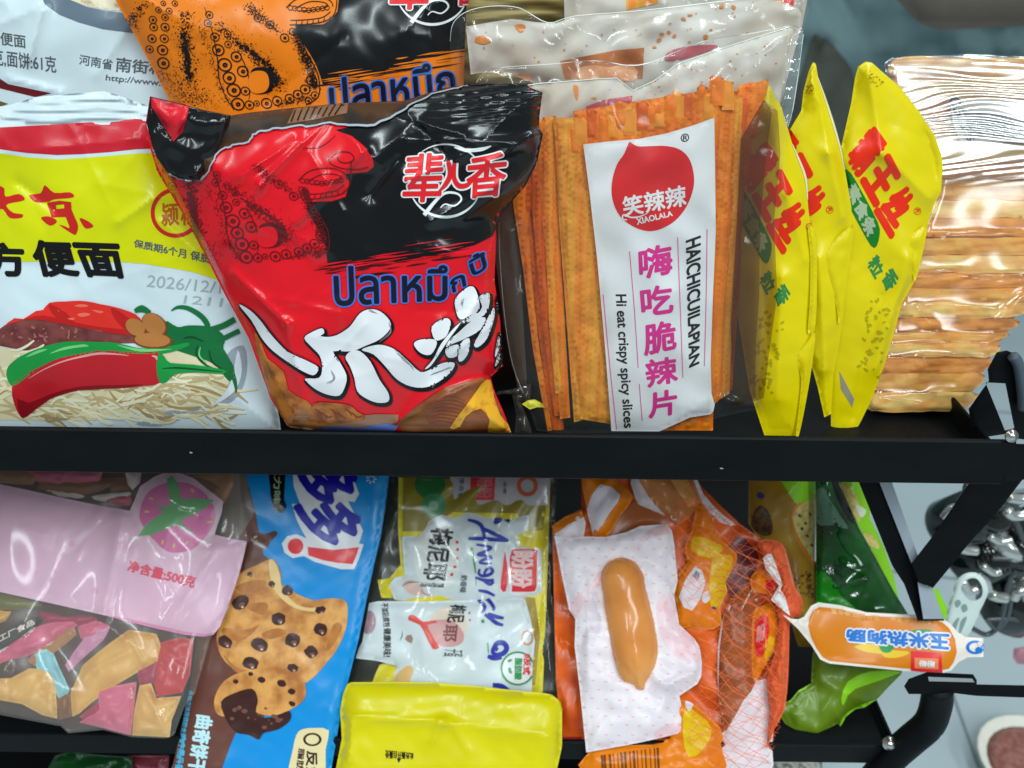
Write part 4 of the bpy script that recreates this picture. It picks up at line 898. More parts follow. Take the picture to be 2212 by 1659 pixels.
snack_logo(s, lambda q: Z('d', *q), 3)
SHAD = ink('lettering_black', (12, 13, 20), rough=.26); LWH = ink('lettering_white', (214, 222, 228), rough=.26)
brush = [[(95, 372), (170, 410), (240, 480), (300, 560), (370, 640), (440, 700), (560, 755), (635, 800), (610, 850), (560, 840), (470, 790), (330, 690), (250, 600), (180, 480)],
         [(540, 600), (590, 560), (660, 533), (675, 565), (650, 585), (700, 592), (760, 580), (820, 545), (860, 510), (920, 430), (990, 403), (1060, 420), (1120, 480), (1122, 540), (1050, 610), (960, 650), (860, 690), (740, 690), (780, 760), (826, 850), (820, 920), (780, 990), (700, 985), (620, 950), (560, 900), (548, 875), (640, 870), (662, 800), (645, 720), (590, 660)],
         [(820, 730), (860, 688), (920, 690), (990, 760), (1050, 880), (1110, 970), (1112, 1030), (1040, 1040), (960, 1010), (900, 960), (880, 870), (850, 790)],
         [(930, 680), (1010, 650), (1080, 648), (1160, 680), (1250, 760), (1330, 830), (1400, 812), (1480, 770), (1560, 768), (1545, 820), (1480, 880), (1380, 932), (1270, 930), (1170, 880), (1090, 790), (1010, 710)],
         [(1285, 640), (1330, 610), (1420, 608), (1442, 640), (1400, 712), (1330, 700)], [(1408, 520), (1500, 464), (1536, 490), (1520, 560), (1490, 600), (1430, 612)],
         [(1360, 810), (1420, 740), (1470, 640), (1560, 530), (1602, 500), (1530, 600), (1450, 720), (1400, 790)],
         [(1570, 330), (1640, 260), (1690, 250), (1720, 310), (1732, 400), (1690, 450), (1600, 470), (1570, 400)], [(1740, 310), (1800, 296), (1792, 400), (1742, 460), (1650, 492), (1600, 495), (1710, 430), (1750, 390), (1735, 340)],
         [(1580, 570), (1680, 482), (1772, 460), (1742, 540), (1640, 600), (1540, 642), (1505, 660), (1530, 610)], [(1695, 640), (1740, 560), (1800, 440), (1830, 393), (1832, 460), (1785, 600), (1720, 662)],
         [(1500, 680), (1550, 650), (1592, 650), (1580, 720), (1520, 732)], [(1600, 640), (1662, 600), (1660, 690), (1620, 752), (1588, 748)],
         [(1848, 320), (1862, 330), (1866, 400), (1852, 410)], [(1870, 560), (1880, 620), (1850, 715), (1838, 720), (1850, 640)], [(1872, 680), (1880, 720), (1850, 785), (1838, 780)]]
for i, b in enumerate(brush):
    o_ = [(x + 9, y + 13) for x, y in b]
    s.stroke(SHAD, Z('e', *o_), 9.5, 3, sm=3, closed=True, sub=i)
    s.poly(SHAD, Z('e', *o_), 3, sm=3, sub=i + 20); s.stroke(SHAD, Z('e', *b), 5, 3, sm=3, closed=True, sub=i + 40)
for i, b in enumerate(brush): s.poly(LWH, Z('e', *b), 4, sm=3, sub=i)
GREYB = ink('dry_brush_grey', (120, 128, 136))
for pts in ([(1110, 500), (1120, 560), (1060, 615)], [(1150, 690), (1230, 760), (1290, 815)], [(720, 830), (735, 880), (700, 910)], [(980, 412), (1030, 430)], [(1620, 330), (1615, 380)], [(1400, 850), (1480, 830), (1540, 800)]):
    for k in range(3): s.stroke(GREYB, Z('e', *[(x + rnd.uniform(-14, 14), y + rnd.uniform(-14, 14)) for x, y in pts]), [.3, 1.6, .3], 5, sub=k)
CRISP = ink('crisp_print', (180, 112, 46), rgb2=(120, 66, 26), nscale=(150, 150, 150), lo=.35, hi=.6)
CRISPY = ink('crisp_yellow_print', (222, 164, 40), rgb2=(176, 100, 30), nscale=(170, 170, 170), lo=.3, hi=.5)
WOOD = ink('wood_print', (150, 88, 46), rgb2=(110, 58, 30), nscale=(60, 60, 200)); WOODD = ink('wood_line_print', (128, 48, 26))
s.poly(ink('tan_strip_print', (148, 112, 88)), Z('e', (380, 1180), (500, 1090), (900, 1130), (1040, 1118), (1185, 1122), (1175, 1170), (1100, 1200), (560, 1225)), 3)
s.poly(CRISP, Z('e', (200, 560), (250, 640), (290, 740), (400, 830), (430, 950), (520, 1010), (590, 1060), (560, 1190), (440, 1205), (330, 1030), (260, 850)), 3, sm=2)
s.poly(CRISP, Z('e', (560, 1190), (590, 1080), (620, 1040), (740, 1042), (850, 1060), (900, 1100), (952, 1132), (940, 1158), (850, 1172), (700, 1192)), 4, sm=3)
for i in range(9): s.stroke(WOODD, Z('e', (610 + i * 34, 1080 + (i % 3) * 22), (640 + i * 34, 1100 + (i % 3) * 20), (660 + i * 34, 1130 + (i % 2) * 20)), [1, 3, 1], 5, sub=i)
s.poly(ink('label_blue_print', (88, 112, 186)), Z('e', (600, 1212), (760, 1200), (900, 1212), (1090, 1180), (1182, 1195), (1140, 1252), (1000, 1246), (700, 1232)), 4)
s.poly(WOOD, Z('e', (1172, 1180), (1300, 1065), (1500, 935), (1750, 868), (1800, 900), (1900, 1150), (1960, 1260), (1480, 1290), (1230, 1270)), 3)
for i in range(8): s.stroke(WOODD, Z('e', (1330 + i * 8, 1085 + i * 14), (1450, 1010 + i * 22), (1560, 1000 + i * 26), (1640, 1030 + i * 24)), [.6, 2, 1.4, .6], 4, sub=i)
s.poly(CRISPY, Z('e', (1755, 902), (1805, 884), (1832, 1000), (1872, 1120), (1920, 1180), (1960, 1260), (1790, 1262), (1802, 1160), (1740, 1080), (1640, 1132), (1600, 1202), (1530, 1212), (1640, 1060), (1720, 950)), 5, sm=2)
s.build('crisp_bag', 'red and black octopus print bag with torn open top, in front of the orange one', 'snack bag', 'octopus print snack bags')

# the folded corner of the torn mouth
RB = [o for o in COL.objects if o.get('label', '').startswith('red and black octopus')][0]
lp = Z('c', (230, 588), (340, 618), (470, 648), (560, 672), (722, 704), (715, 760), (655, 880), (620, 960), (540, 1100), (460, 1106), (345, 1062), (255, 935), (205, 750), (215, 690))
s = Sheet(Plane(.0065, 12), lp, .003, 40, noise=(.0012, .012, 121), creases=[(370, 300, 325, 230, 8, -.003), (370, 300, 410, 230, 8, .003), (470, 330, 490, 260, 8, .003), (400, 380, 480, 360, 9, .002)], back=.001, lift=.017, grid=6)
s.body(RBLK)
s.poly(ink('flap_red', (196, 22, 40), rgb2=(120, 14, 28), nscale=(120, 120, 120), lo=.3, hi=.5), Z('c', (235, 592), (340, 620), (468, 650), (450, 730), (430, 800), (372, 862), (330, 800), (280, 715), (238, 650)), 1)
jag = [(x + rnd.uniform(-1, 1), y + rnd.uniform(-1, 1)) for x, y in dens(Z('c', (208, 752), (252, 935), (345, 1060), (460, 1104), (540, 1098), (620, 960), (655, 880)), 7)][:-20]
s.stroke(MATS['torn_film_edge'], Z('c', (208, 755), (256, 935), (345, 1060), (460, 1102), (538, 1096), (618, 960), (655, 885)), [1, 2, 2.6, 3, 3, 2, 1], 1, sm=3)
s.build('folded_corner', parent=RB)

# three yellow packs
YP = ink('pack_yellow', (210, 198, 3), rough=.32); YPR = ink('pack_red', (216, 44, 18)); YPG = ink('pack_green', (18, 116, 36)); YPT = ink('pack_green_text', (44, 132, 70)); YPE = mat('pack_edge_white', (220, 222, 180), .4)
PALEC = ink('pale_lettering', (150, 172, 140)); BRC = ink('brown_dot_print', (140, 120, 20)); SHADP = ink('faint_print', (168, 160, 12))
def yellow_pack(pl, loop, shift, label, fold, lift=0, seed=0, edge=None, dots=None, folds=()):
    s = Sheet(pl, loop, .0035, 60, noise=[(.0008, .005, 130 + seed), (.00008, .02, 133 + seed)], creases=crinkle(loop, 8, .0006, 136 + seed, 40, 140, (5, 12)) + list(folds), back=.002, grid=7)
    s.body(YP)
    dx, dy = shift
    f = lambda *q: Z('h', *[(x + dx, y + dy) for x, y in q])
    s.poly(YPG, f((880, 985), (935, 1008), (1040, 1190), (1132, 1370), (1146, 1450), (1122, 1545), (1080, 1540), (1000, 1400), (930, 1270), (880, 1150)), 1, sm=2)
    s.text(PALEC, '素食条', f((965, 1070), (1130, 1410), (1058, 1490), (895, 1130)), 2, bold=1.6)
    s.text(YPR, '霸', f((1095, 655), (1195, 795), (985, 1035), (905, 890)), 1, bold=3.6, n=10)
    s.text(YPR, '王', f((1205, 862), (1292, 1030), (1115, 1245), (1015, 1062)), 1, bold=5.2, n=10)
    s.text(YPR, '丝', f((1335, 1085), (1392, 1190), (1230, 1478), (1115, 1285)), 1, bold=4.6, n=10)
    s.ring(YPR, f((1425, 1285))[0], 8, 1.4, 1); s.text(YPR, 'R', f((1440, 1270), (1440, 1300), (1412, 1300), (1412, 1270)), 1, bold=.3)
    s.text(YPT, '粒', f((1130, 1600), (1180, 1720), (1110, 1790), (1050, 1680)), 1, bold=1.4); s.text(YPT, '香', f((1240, 1690), (1290, 1800), (1200, 1890), (1160, 1780)), 1, bold=1.4)
    for k in range(48):
        a = rnd.random(); b = rnd.random(); c = f((1070 + a * 170 - b * 90, 1900 + b * 560 + a * 60))[0]
        s.disc(SHADP, c, rnd.uniform(3, 7), 1, .6, rnd.uniform(0, 3), n=7, jag=.4, sub=k)
    if dots: s.speck(BRC, 40, mkrand(dots), 1, (.8, 2))
    if edge: s.stroke(YPE, edge, [2, 4, 5, 4, 2], 2, sm=3, clip=False)
    s.poly(ink('grey_patch_print', (140, 140, 120)), Z('i', *[(x + dx * .8156, y + dy * .8156) for x, y in ((690, 880), (780, 1050), (768, 1100), (700, 990))]), 1)
    o = s.build('yellow_pack', label, 'packet', 'yellow packs standing on edge')
    for i, fl in enumerate(fold):
        t = Sheet(pl, fl, .002, 18, noise=(.0003, .02, 150 + seed + i), back=.001, lift=.0035 + lift, grid=6)
        t.body(YP); t.build('folded_edge', parent=o)
    return o
lp3 = Z('h', (1040, 178), (1085, 182), (1160, 250), (1300, 370), (1430, 540), (1550, 722), (1600, 860), (1612, 950), (1600, 1130), (1525, 1290), (1500, 1400)) + Z('i', (1165, 260), (1150, 330), (1065, 480), (1020, 655), (960, 850), (890, 1040), (830, 1165), (772, 1275), (640, 1275), (640, 600), (650, 300)) + Z('h', (880, 1100), (800, 900), (862, 800), (935, 480), (962, 300), (985, 215))
yellow_pack(Plane(.050, 12), lp3, (0, 0), 'widest yellow pack with red lettering, leaning against the wrapped stack', [smooth(Z('i', (1222, 0), (1190, 180), (1150, 332), (1125, 270), (1108, 225), (1085, 135), (1115, 70), (1170, 22)), 3)], seed=0, folds=[(1876, 150, 1905, 330, 26, .004), (1905, 330, 2010, 430, 22, .003), (1990, 250, 2030, 400, 14, -.002), (1850, 330, 1800, 620, 24, .003), (1960, 560, 1900, 800, 26, .0035), (1905, 640, 1840, 900, 18, -.002)], dots=Z('h', (1065, 240), (1190, 340), (1160, 400), (1065, 320)))
lp2 = Z('h', (650, 183), (672, 190), (690, 300), (760, 500), (850, 800), (892, 1000), (935, 1250), (940, 1400)) + Z('i', (760, 130), (740, 350), (712, 560), (690, 720), (655, 900), (640, 1140), (600, 1160), (560, 980), (480, 700), (420, 300), (440, 0)) + Z('h', (470, 1000), (470, 700), (565, 540), (580, 400), (620, 250))
yellow_pack(Plane(.0455, 12), lp2, (-650, -10), 'narrow yellow pack with a white edge, second of the yellow three', [smooth(Z('i', (772, 0), (765, 120), (722, 400), (690, 595), (670, 480), (620, 320), (588, 195), (635, 120), (690, 60)), 3)], seed=1, folds=[(1758, 150, 1790, 330, 18, .003), (1790, 330, 1822, 470, 18, .003), (1770, 560, 1785, 800, 16, .003)], edge=Z('h', (690, 300), (760, 500), (850, 800), (885, 980)), dots=Z('h', (600, 350), (660, 350), (650, 420), (600, 420)))
lp1 = Z('h', (330, 330), (420, 520), (500, 790), (560, 930), (600, 1050), (620, 1300), (665, 1500)) + Z('i', (552, 300), (548, 560), (540, 680), (525, 850), (480, 1085), (446, 1275), (240, 1275), (150, 1000), (100, 700), (40, 300), (0, 0)) + Z('h', (180, 900), (230, 500))
yellow_pack(Plane(.0405, 12), lp1, (-800, 115), 'yellow pack partly behind the clear bag of slices', [smooth(Z('i', (500, 0), (548, 60), (556, 300), (550, 560), (530, 625), (500, 645), (512, 450), (515, 200)), 3), smooth(Z('i', (546, 640), (500, 700), (440, 775), (435, 825), (460, 930), (445, 1100), (428, 1265), (448, 1262), (490, 1060), (525, 850)), 3)], seed=2, folds=[(1660, 240, 1700, 420, 22, .003), (1700, 420, 1740, 560, 16, .002), (1690, 600, 1680, 860, 24, .003), (1640, 560, 1660, 760, 18, -.002)], edge=Z('h', (500, 790), (560, 930), (600, 1050), (612, 1200)))

# wrapped stack of bean curd sticks
stk = empty('snack_stack', U(2020, 885, Plane(.062, 12, -.02)), 'tall stack of tan bean curd sheets tightly wrapped in shiny clear film', 'snack stack')
LY = [122, 136, 1]
ly, lx = [100, 122, 137, 200, 240, 300, 360, 380, 420, 460, 510, 600, 720, 830, 888], [1940, 1932, 1912, 1925, 1945, 1990, 2015, 2022, 2015, 1998, 1980, 1950, 1912, 1882, 1866]
ry, rx = [100, 640, 660, 720, 745, 765, 800, 860, 888], [2290, 2262, 2214, 2182, 2152, 2154, 2134, 2102, 2078]
CURD = [mat('bean_curd', (230, 172, 88), .5, (202, 134, 58), (60, 60, 240), detail=4, lo=.34, hi=.62, bump=.4, bscale=160), mat('bean_curd_pale', (238, 192, 114), .5, (214, 152, 76), (60, 60, 240), detail=4, lo=.34, hi=.62, bump=.4, bscale=160), mat('bean_curd_dark', (214, 150, 72), .5, (178, 112, 46), (60, 60, 240), detail=4, lo=.34, hi=.62, bump=.4, bscale=160)]
ys = [122, 168, 214, 262, 308, 352, 388, 432, 472, 512, 552, 590, 622, 652, 688, 716, 742, 772, 806, 846, 890]
for i in range(len(ys) - 1):
    a, b = ys[i], ys[i + 1]; j = rnd.uniform(-7, 7)
    L0, L1 = np.interp(a, ly, lx) + j, np.interp(b, ly, lx) + j; R0, R1 = np.interp(a, ry, rx) + rnd.uniform(-4, 6), np.interp(b, ry, rx) + rnd.uniform(-4, 6)
    n = 9; top = [(L0 + (R0 - L0) * k / n, a + 1 + rnd.uniform(-2.5, 2.5) + (6 if k in (0, n) else 0)) for k in range(n + 1)]; bot = [(L1 + (R1 - L1) * k / n, b - 1 + rnd.uniform(-2.5, 2.5) - (6 if k in (0, n) else 0)) for k in range(n, -1, -1)]
    Sheet(Plane(.064 + rnd.uniform(-.001, .001), 24), smooth(top + bot, 2), .0028, 8, noise=[(.0009, .010, 160 + i), (.0003, .03, 190 + i)], back=.004, grid=7).body(CURD[i % 3]).build('bean_curd_sheet', parent=stk)
core = [(np.interp(y, ly, lx) + 6, y) for y in range(130, 886, 40)] + [(np.interp(y, ry, rx) - 8, y) for y in range(880, 120, -40)]
Sheet(Plane(.0665, 24), core, .002, 20, back=.03).body(CURD[2]).build('bean_curd_core', parent=stk)
SK = Plane(.0575, 24)
s = Sheet(SK, Z('h', (1655, 440), (2330, 475), (2330, 770), (1740, 770), (1690, 640)), .0008, 20, noise=(.0004, .02, 201), back=.0002)
s.body(mat('label_sticker', (214, 216, 210), .4))
x = 0
for k in range(24):
    y0 = 560 + k * 7.4; s.stroke(BLACK, Z('h', (1770 + k * 1.5, y0), (2330, y0 + 8)), rnd.choice((.7, 1.0, 1.5)), 1, sm=0, sub=k)
s.text(BLACK, '05 25', Z('h', (1735, 440), (1850, 760), (1800, 775), (1650, 450)), 1, bold=.4); s.build('barcode_label', parent=stk)
def wrapx(p, d):
    x, y = p[:, 0], p[:, 1]
    up = np.clip((405 - y) / 30, 0, 1)
    wob = wav(p * np.array((.35, 1.6)), 205, .006)
    ph = (y + .02 * (x - 2000)) / 15.0 + 1.3 * wob
    h = up * .00015 * np.sin(6.283 * ph) * (1 + .5 * wav(p * np.array((.5, 1.)), 206, .006))
    lo = 1 - up
    for yc, wd, am in ((590, 7, .003), (600, 3, .0014), (725, 5, .002), (745, 4, .0016), (770, 4, .0014), (500, 5, .0008), (660, 6, .001), (850, 6, .001)):
        h += lo * am * np.exp(-np.abs(y - yc - 4 * wav(p, 207, .004)) / wd)
    return h
wl = smooth([(np.interp(y, ly, lx) - 3, y) for y in range(124, 890, 36)], 1, False) + [(1990, 893), (2076, 888)] + [(np.interp(y, ry, rx) + 4, y) for y in range(880, 100, -36)] + [(2210, 122), (2100, 116), (2000, 120)]
s = Sheet(SK, wl, .004, 30, noise=[(.0005, .006, 203)], creases=[(2000, 780, 1985, 830, 4, .003), (1900, 860, 1990, 875, 3, .002), (2090, 780, 2010, 700, 3, .0015), (2010, 700, 1985, 670, 6, .003), (2160, 690, 2212, 640, 8, .003), (2050, 510, 2200, 505, 3, .0016), (2040, 520, 2080, 545, 3, .0015)], extra=wrapx, back=None, lift=.001, grid=3.4)
up_ = [q for q in wl if q[1] < 412]
cutl = smooth([(np.interp(y, ly, lx) - 2, y) for y in (126, 137, 160, 200, 240, 280, 320, 360, 392)], 1, False) + [(2040, 398), (2100, 392), (2180, 402), (2290, 396)] + [(2292, 126), (2210, 123), (2100, 117), (2000, 121)]
tpf = Sheet(SK, cutl, .003, 24, noise=[(.0004, .006, 208)], extra=wrapx, back=None, lift=.0022, grid=3.4); tpf.body(film('stretch_wrap_bundle', milky=.02, rough=.20, gloss=.32, edge=.4, bump=.0)); tpf.build('wrap_film', parent=stk)
s.body(film('stretch_wrap', milky=.0, rough=.16, gloss=.05, edge=.5, bump=.02, bscale=90)); s.build('wrap_film', parent=stk)

# ================================================================== lower tier
LT = -.225
# green and lime pouches at the right, behind
LIME = ink('lime_film', (132, 206, 34)); LIMED = ink('lime_dark_film', (92, 140, 28)); AMB = ink('amber_print', (170, 140, 38), rgb2=(140, 104, 34), nscale=(30, 30, 30), lo=.3, hi=.6); DGR = ink('bottle_green_film', (14, 92, 24), rgb2=(8, 46, 16), nscale=(26, 26, 60), lo=.35, hi=.6, rough=.14, coat=.6); MELON = ink('melon_print', (206, 200, 120), rgb2=(176, 150, 80), nscale=(220, 220, 220), lo=.3, hi=.55); ORNG = ink('rind_orange', (206, 128, 48)); PURP = ink('violet_dot', (70, 60, 130)); NUT = ink('brown_nut_print', (112, 82, 52), rgb2=(60, 46, 32), nscale=(240, 240, 240))
lp = Z('n', (540, 20), (690, 20), (718, 160), (720, 300), (760, 380), (800, 470), (850, 620), (880, 760), (760, 800), (560, 640), (520, 300))
s = Sheet(Plane(.060, 34, LT), lp, .008, 50, noise=[(.001, .008, 211), (.0002, .03, 212)], creases=crinkle(lp, 8, .001, 213), grid=7)
s.body(LIME); s.poly(MELON, Z('n', (555, 110), (620, 140), (660, 220), (665, 320), (640, 300), (590, 200)), 1, sm=3); s.poly(MELON, Z('n', (660, 380), (740, 400), (770, 470), (700, 440)), 1, sm=3); s.poly(ink('white_swirl', (214, 226, 200)), Z('n', (640, 230), (700, 260), (670, 300)), 2, sm=3)
s.build('snack_pouch', 'bright lime pouch tucked behind the dark green one, next to the brace', 'pouch', 'green pouches on the lower tier')
lp = Z('n', (62, 20), (424, 20), (424, 300), (420, 560), (424, 760), (500, 860), (480, 1000), (330, 1000), (200, 560), (60, 330))
s = Sheet(Plane(.050, 36, LT), lp, .009, 70, noise=[(.0009, .006, 214), (.0002, .02, 215)], creases=crinkle(lp, 8, .0009, 216), grid=7)
s.body(AMB)
s.poly(LIME, Z('n', (238, 20), (424, 20), (424, 190), (400, 215), (350, 235), (310, 215), (275, 160), (245, 110)), 1, sm=2)
s.poly(ORNG, Z('n', (290, 300), (320, 230), (380, 195), (424, 185), (424, 560), (380, 520), (320, 420)), 1, sm=2); s.poly(MELON, Z('n', (300, 300), (330, 240), (385, 210), (424, 200), (424, 530), (385, 490), (330, 400)), 2, sm=2)
for c in ((340, 290), (370, 330), (395, 280), (380, 400), (405, 450), (350, 360)): s.disc(NUT, Z('n', c)[0], 4.5, 3, .7, 1, n=8, jag=.3, sub=c[0] % 9)
s.disc(PURP, Z('n', (125, 180))[0], 9, 1, .75, .4, n=14); s.poly(NUT, Z('n', (85, 280), (130, 230), (180, 290), (190, 380), (140, 400), (80, 350)), 1, sm=3)
for k in range(60): s.disc(NUT, Z('n', (rnd.uniform(310, 412), rnd.uniform(590, 730)))[0], rnd.uniform(1.5, 4), 1, .7, rnd.uniform(0, 3), n=6, jag=.4, sub=k)
s.build('snack_pouch', 'amber and lime pouch printed with a melon slice, beside the net bag', 'pouch', 'green pouches on the lower tier')
lp = Z('n', (424, 20), (520, 20), (560, 130), (605, 235), (660, 350), (720, 460), (800, 610), (850, 700), (930, 830), (960, 1000), (430, 1000), (426, 560))
s = Sheet(Plane(.046, 36, LT), lp, .010, 60, noise=[(.0012, .008, 217), (.0003, .025, 218)], creases=crinkle(lp, 14, .0016, 219, 40, 120, (4, 9)), grid=7, lift=.008)
s.body(DGR); s.poly(ink('painted_pouch_sheen', (96, 140, 118)), Z('n', (430, 160), (470, 140), (500, 200), (560, 290), (600, 360), (520, 340), (430, 330)), 1, sm=3)  # grey green patch is a highlight of the glossy film, painted in
s.poly(ink('mid_green_print', (20, 130, 20)), Z('n', (428, 590), (520, 640), (560, 720), (640, 790), (600, 800), (430, 780)), 1, sm=3)
s.text(ink('dim_green_text', (10, 50, 22)), '干奶', Z('n', (560, 520), (600, 680), (520, 690), (490, 530)), 1, bold=.6)
s.poly(BLACK, Z('n', (490, 20), (530, 20), (560, 110), (610, 240), (640, 330), (600, 300), (540, 180)), 2, sm=2)
s.build('snack_pouch', 'glossy dark green pouch in the middle of the green ones', 'pouch', 'green pouches on the lower tier')
lp = Z('n', (200, 1330), (290, 1290), (330, 1240), (400, 1200), (405, 1060), (420, 980), (620, 1000), (900, 1100), (890, 1150), (820, 1220), (760, 1285), (690, 1330), (640, 1340), (590, 1380), (552, 1448), (540, 1420), (440, 1500), (300, 1480))
s = Sheet(Plane(.030, 40, LT), lp, .008, 40, noise=[(.0014, .008, 221), (.0003, .025, 222)], creases=crinkle(lp, 10, .002, 223, 40, 120, (4, 10)), grid=7)
s.body(ink('olive_green_film', (96, 128, 26)))
s.poly(LIME, Z('n', (300, 1050), (385, 1020), (400, 1200), (330, 1250), (280, 1310), (310, 1180)), 1, sm=2); s.poly(LIME, Z('n', (720, 1135), (890, 1140), (640, 1230), (590, 1290), (575, 1320), (565, 1280), (600, 1190)), 1, sm=2); s.poly(LIME, Z('n', (555, 1445), (575, 1380), (640, 1330), (760, 1285), (690, 1345), (600, 1390)), 2, sm=2)
s.build('snack_pouch', 'crumpled olive green pouch foot below the orange hang tag', 'pouch', 'green pouches on the lower tier')
s = Sheet(Plane(.08, 30, LT), Z('n', (1000, 650), (1090, 690), (1140, 790), (1135, 850), (1060, 830)), .003, 20, grid=6)
s.body(LIME); s.build('snack_pouch', 'lime corner of a pouch between the brace and the white clip', 'pouch', 'green pouches on the lower tier')

# blue cookie pack
BLUEP = ink('cookie_blue', (8, 138, 212), rough=.3); BRN = ink('cookie_brown', (98, 60, 50)); NAVY = ink('cookie_navy', (18, 20, 158))
lp = Z('k', (300, 20), (1170, 20), (1150, 180), (1118, 400), (1080, 560), (1040, 750), (1000, 950), (930, 1230), (895, 1400), (850, 1660), (820, 1760), (-60, 1760), (-10, 1640), (80, 1240), (120, 950), (200, 600), (260, 300))
s = Sheet(Plane(-.003, 42, LT), lp, .006, 40, pw=.5, noise=[(.0006, .004, 231), (.00008, .02, 232)], creases=crinkle(lp, 10, .0005, 233), grid=9)
s.body(BLUEP)
s.poly(BRN, Z('k', (300, 20), (370, 20), (440, 280), (455, 380), (480, 500), (560, 560), (600, 1000), (460, 1460), (330, 1470), (300, 1540), (220, 1760), (-60, 1760), (-10, 1640), (80, 1240), (120, 950), (200, 600), (260, 300)), 1)
s.poly(ink('clear_grey_print', (112, 104, 96)), Z('k', (300, 20), (375, 20), (400, 150), (430, 260), (400, 330), (330, 420), (260, 400), (240, 330)), 2, sm=2)
DROP = ink('choc_drop', (86, 44, 32), rough=.18, coat=.4); DROPL = ink('choc_sheen_print', (196, 176, 166))
s.poly(DROP, Z('k', (415, 405), (440, 375), (490, 388), (540, 372), (556, 390), (520, 430), (500, 465), (460, 475), (425, 450)), 3, sm=3); s.stroke(DROPL, Z('k', (428, 410), (445, 400)), 3, 4)
COOK = ink('cookie_print', (208, 156, 84), rgb2=(160, 100, 44), nscale=(90, 90, 90), detail=5, lo=.34, hi=.6, rough=.4); COOKD = ink('cookie_shade_print', (180, 122, 58), rgb2=(150, 92, 38), nscale=(120, 120, 120)); COOKL = ink('cookie_light_print', (230, 190, 128)); CHOC = ink('choc_chip_print', (58, 32, 28), rough=.25); CHOCM = ink('choc_chip_mid_print', (110, 72, 60))
s.poly(COOK, Z('k', (225, 940), (258, 860), (290, 740), (310, 650), (370, 592), (440, 560), (520, 523), (552, 545), (578, 610), (580, 660), (640, 700), (680, 722), (750, 748), (800, 742), (870, 738), (932, 760), (936, 860), (920, 930), (905, 965), (870, 1030), (830, 1080), (770, 1150), (715, 1195), (640, 1232), (560, 1200), (450, 1180), (330, 1130), (250, 1050)), 3, sm=3)
s.poly(COOKL, Z('k', (510, 530), (548, 548), (572, 620), (585, 690), (660, 770), (740, 790), (800, 780), (760, 810), (650, 790), (560, 720), (520, 640)), 4, sm=3)
for pts in ([(330, 680), (420, 640), (500, 650), (420, 720)], [(260, 900), (380, 910), (460, 880), (380, 960), (280, 960)], [(860, 880), (910, 890), (860, 990), (820, 1020)], [(470, 930), (560, 900), (600, 930), (520, 960)], [(260, 1040), (330, 1110), (420, 1140), (330, 1140)], [(380, 780), (500, 760), (480, 830)]): s.poly(COOKD, Z('k', *pts), 4, sm=3)
for cx, cy, r, q, a in ((355, 760, 46, .85, -.5), (565, 848, 38, .95, 0), (610, 695, 30, .9, 0), (790, 800, 32, .6, -.2), (790, 905, 40, .9, .3), (640, 965, 42, .95, 0), (460, 990, 46, .8, .3), (740, 1030, 38, .9, .2), (275, 975, 40, .8, .5), (410, 1090, 44, .8, .3), (405, 605, 16, .7, -.4), (640, 1115, 30, .7, .3), (525, 660, 18, .9, 0)):
    c = Z('k', (cx, cy))[0]; s.disc(CHOC, c, r * .4, 5, q, a, n=12, jag=.12); s.disc(CHOCM, (c[0] + 3, c[1] + 5), r * .17, 6, .6, a, n=8); s.disc(DROPL, (c[0] + r * .10, c[1] + r * .22), r * .07, 7, .8, a, n=7)
s.poly(COOK, Z('k', (212, 1300), (230, 1240), (265, 1190), (330, 1150), (420, 1125), (540, 1122), (640, 1150), (705, 1200), (705, 1280), (650, 1330), (560, 1370), (480, 1372), (380, 1340), (280, 1380), (225, 1360)), 5, sm=3)
s.poly(CHOC, Z('k', (250, 1300), (330, 1250), (420, 1230), (450, 1290), (440, 1350), (470, 1385), (540, 1380), (620, 1350), (625, 1400), (560, 1450), (480, 1470), (455, 1505), (400, 1480), (330, 1465), (280, 1400)), 6, sm=3)
for cx, cy, r in ((470, 1180, 20), (580, 1200, 24), (635, 1245, 20), (635, 1310, 18), (330, 1190, 16), (410, 1150, 14)): s.disc(CHOC, Z('k', (cx, cy))[0], r * .4, 6, .8, .3, n=10, jag=.15)
for k in range(16): s.disc(CHOCM, Z('k', (rnd.uniform(300, 580), rnd.uniform(1320, 1440)))[0], rnd.uniform(2, 6), 7, .8, 0, n=8, jag=.3, sub=k)
s.poly(BLACK, Z('k', (505, 20), (602, 20), (592, 200), (607, 240), (576, 278), (540, 265), (522, 200)), 2); s.text(PALEC, '巧克力味', Z('k', (580, -80), (572, 225), (535, 225), (540, -80)), 3, bold=.7)
wo = Z('k', (620, 20), (985, 20), (970, 90), (1000, 170), (975, 215), (940, 210), (1022, 370), (1000, 440), (1025, 445), (1000, 520), (972, 580), (900, 580), (760, 540), (700, 508), (640, 520), (595, 490), (580, 440), (610, 400), (660, 390), (715, 412), (690, 370), (660, 310), (635, 225), (680, 225), (645, 130), (640, 60))
s.poly(LWH, wo, 2)
DUO = [(965, -10), (1000, 190), (700, 245), (655, 20)], [(985, 210), (1015, 425), (735, 455), (650, 235)]
for q in DUO: s.text(NAVY, '多', Z('k', *q), 3, bold=4.6, n=12)
s.disc(ink('bang_red', (222, 52, 60)), Z('k', (655, 455))[0], 17, 3, n=18); s.poly(MATS['bang_red'], Z('k', (720, 458), (860, 475), (1000, 460), (985, 505), (965, 552), (880, 545), (800, 530), (725, 505)), 3)
for a in range(7): t = a * .9; s.stroke(LWH, Z('k', (1066 + 14 * math.cos(t), 90 + 12 * math.sin(t)), (1066 + 30 * math.cos(t), 90 + 26 * math.sin(t))), [4, 2], 2, sm=0, sub=a)
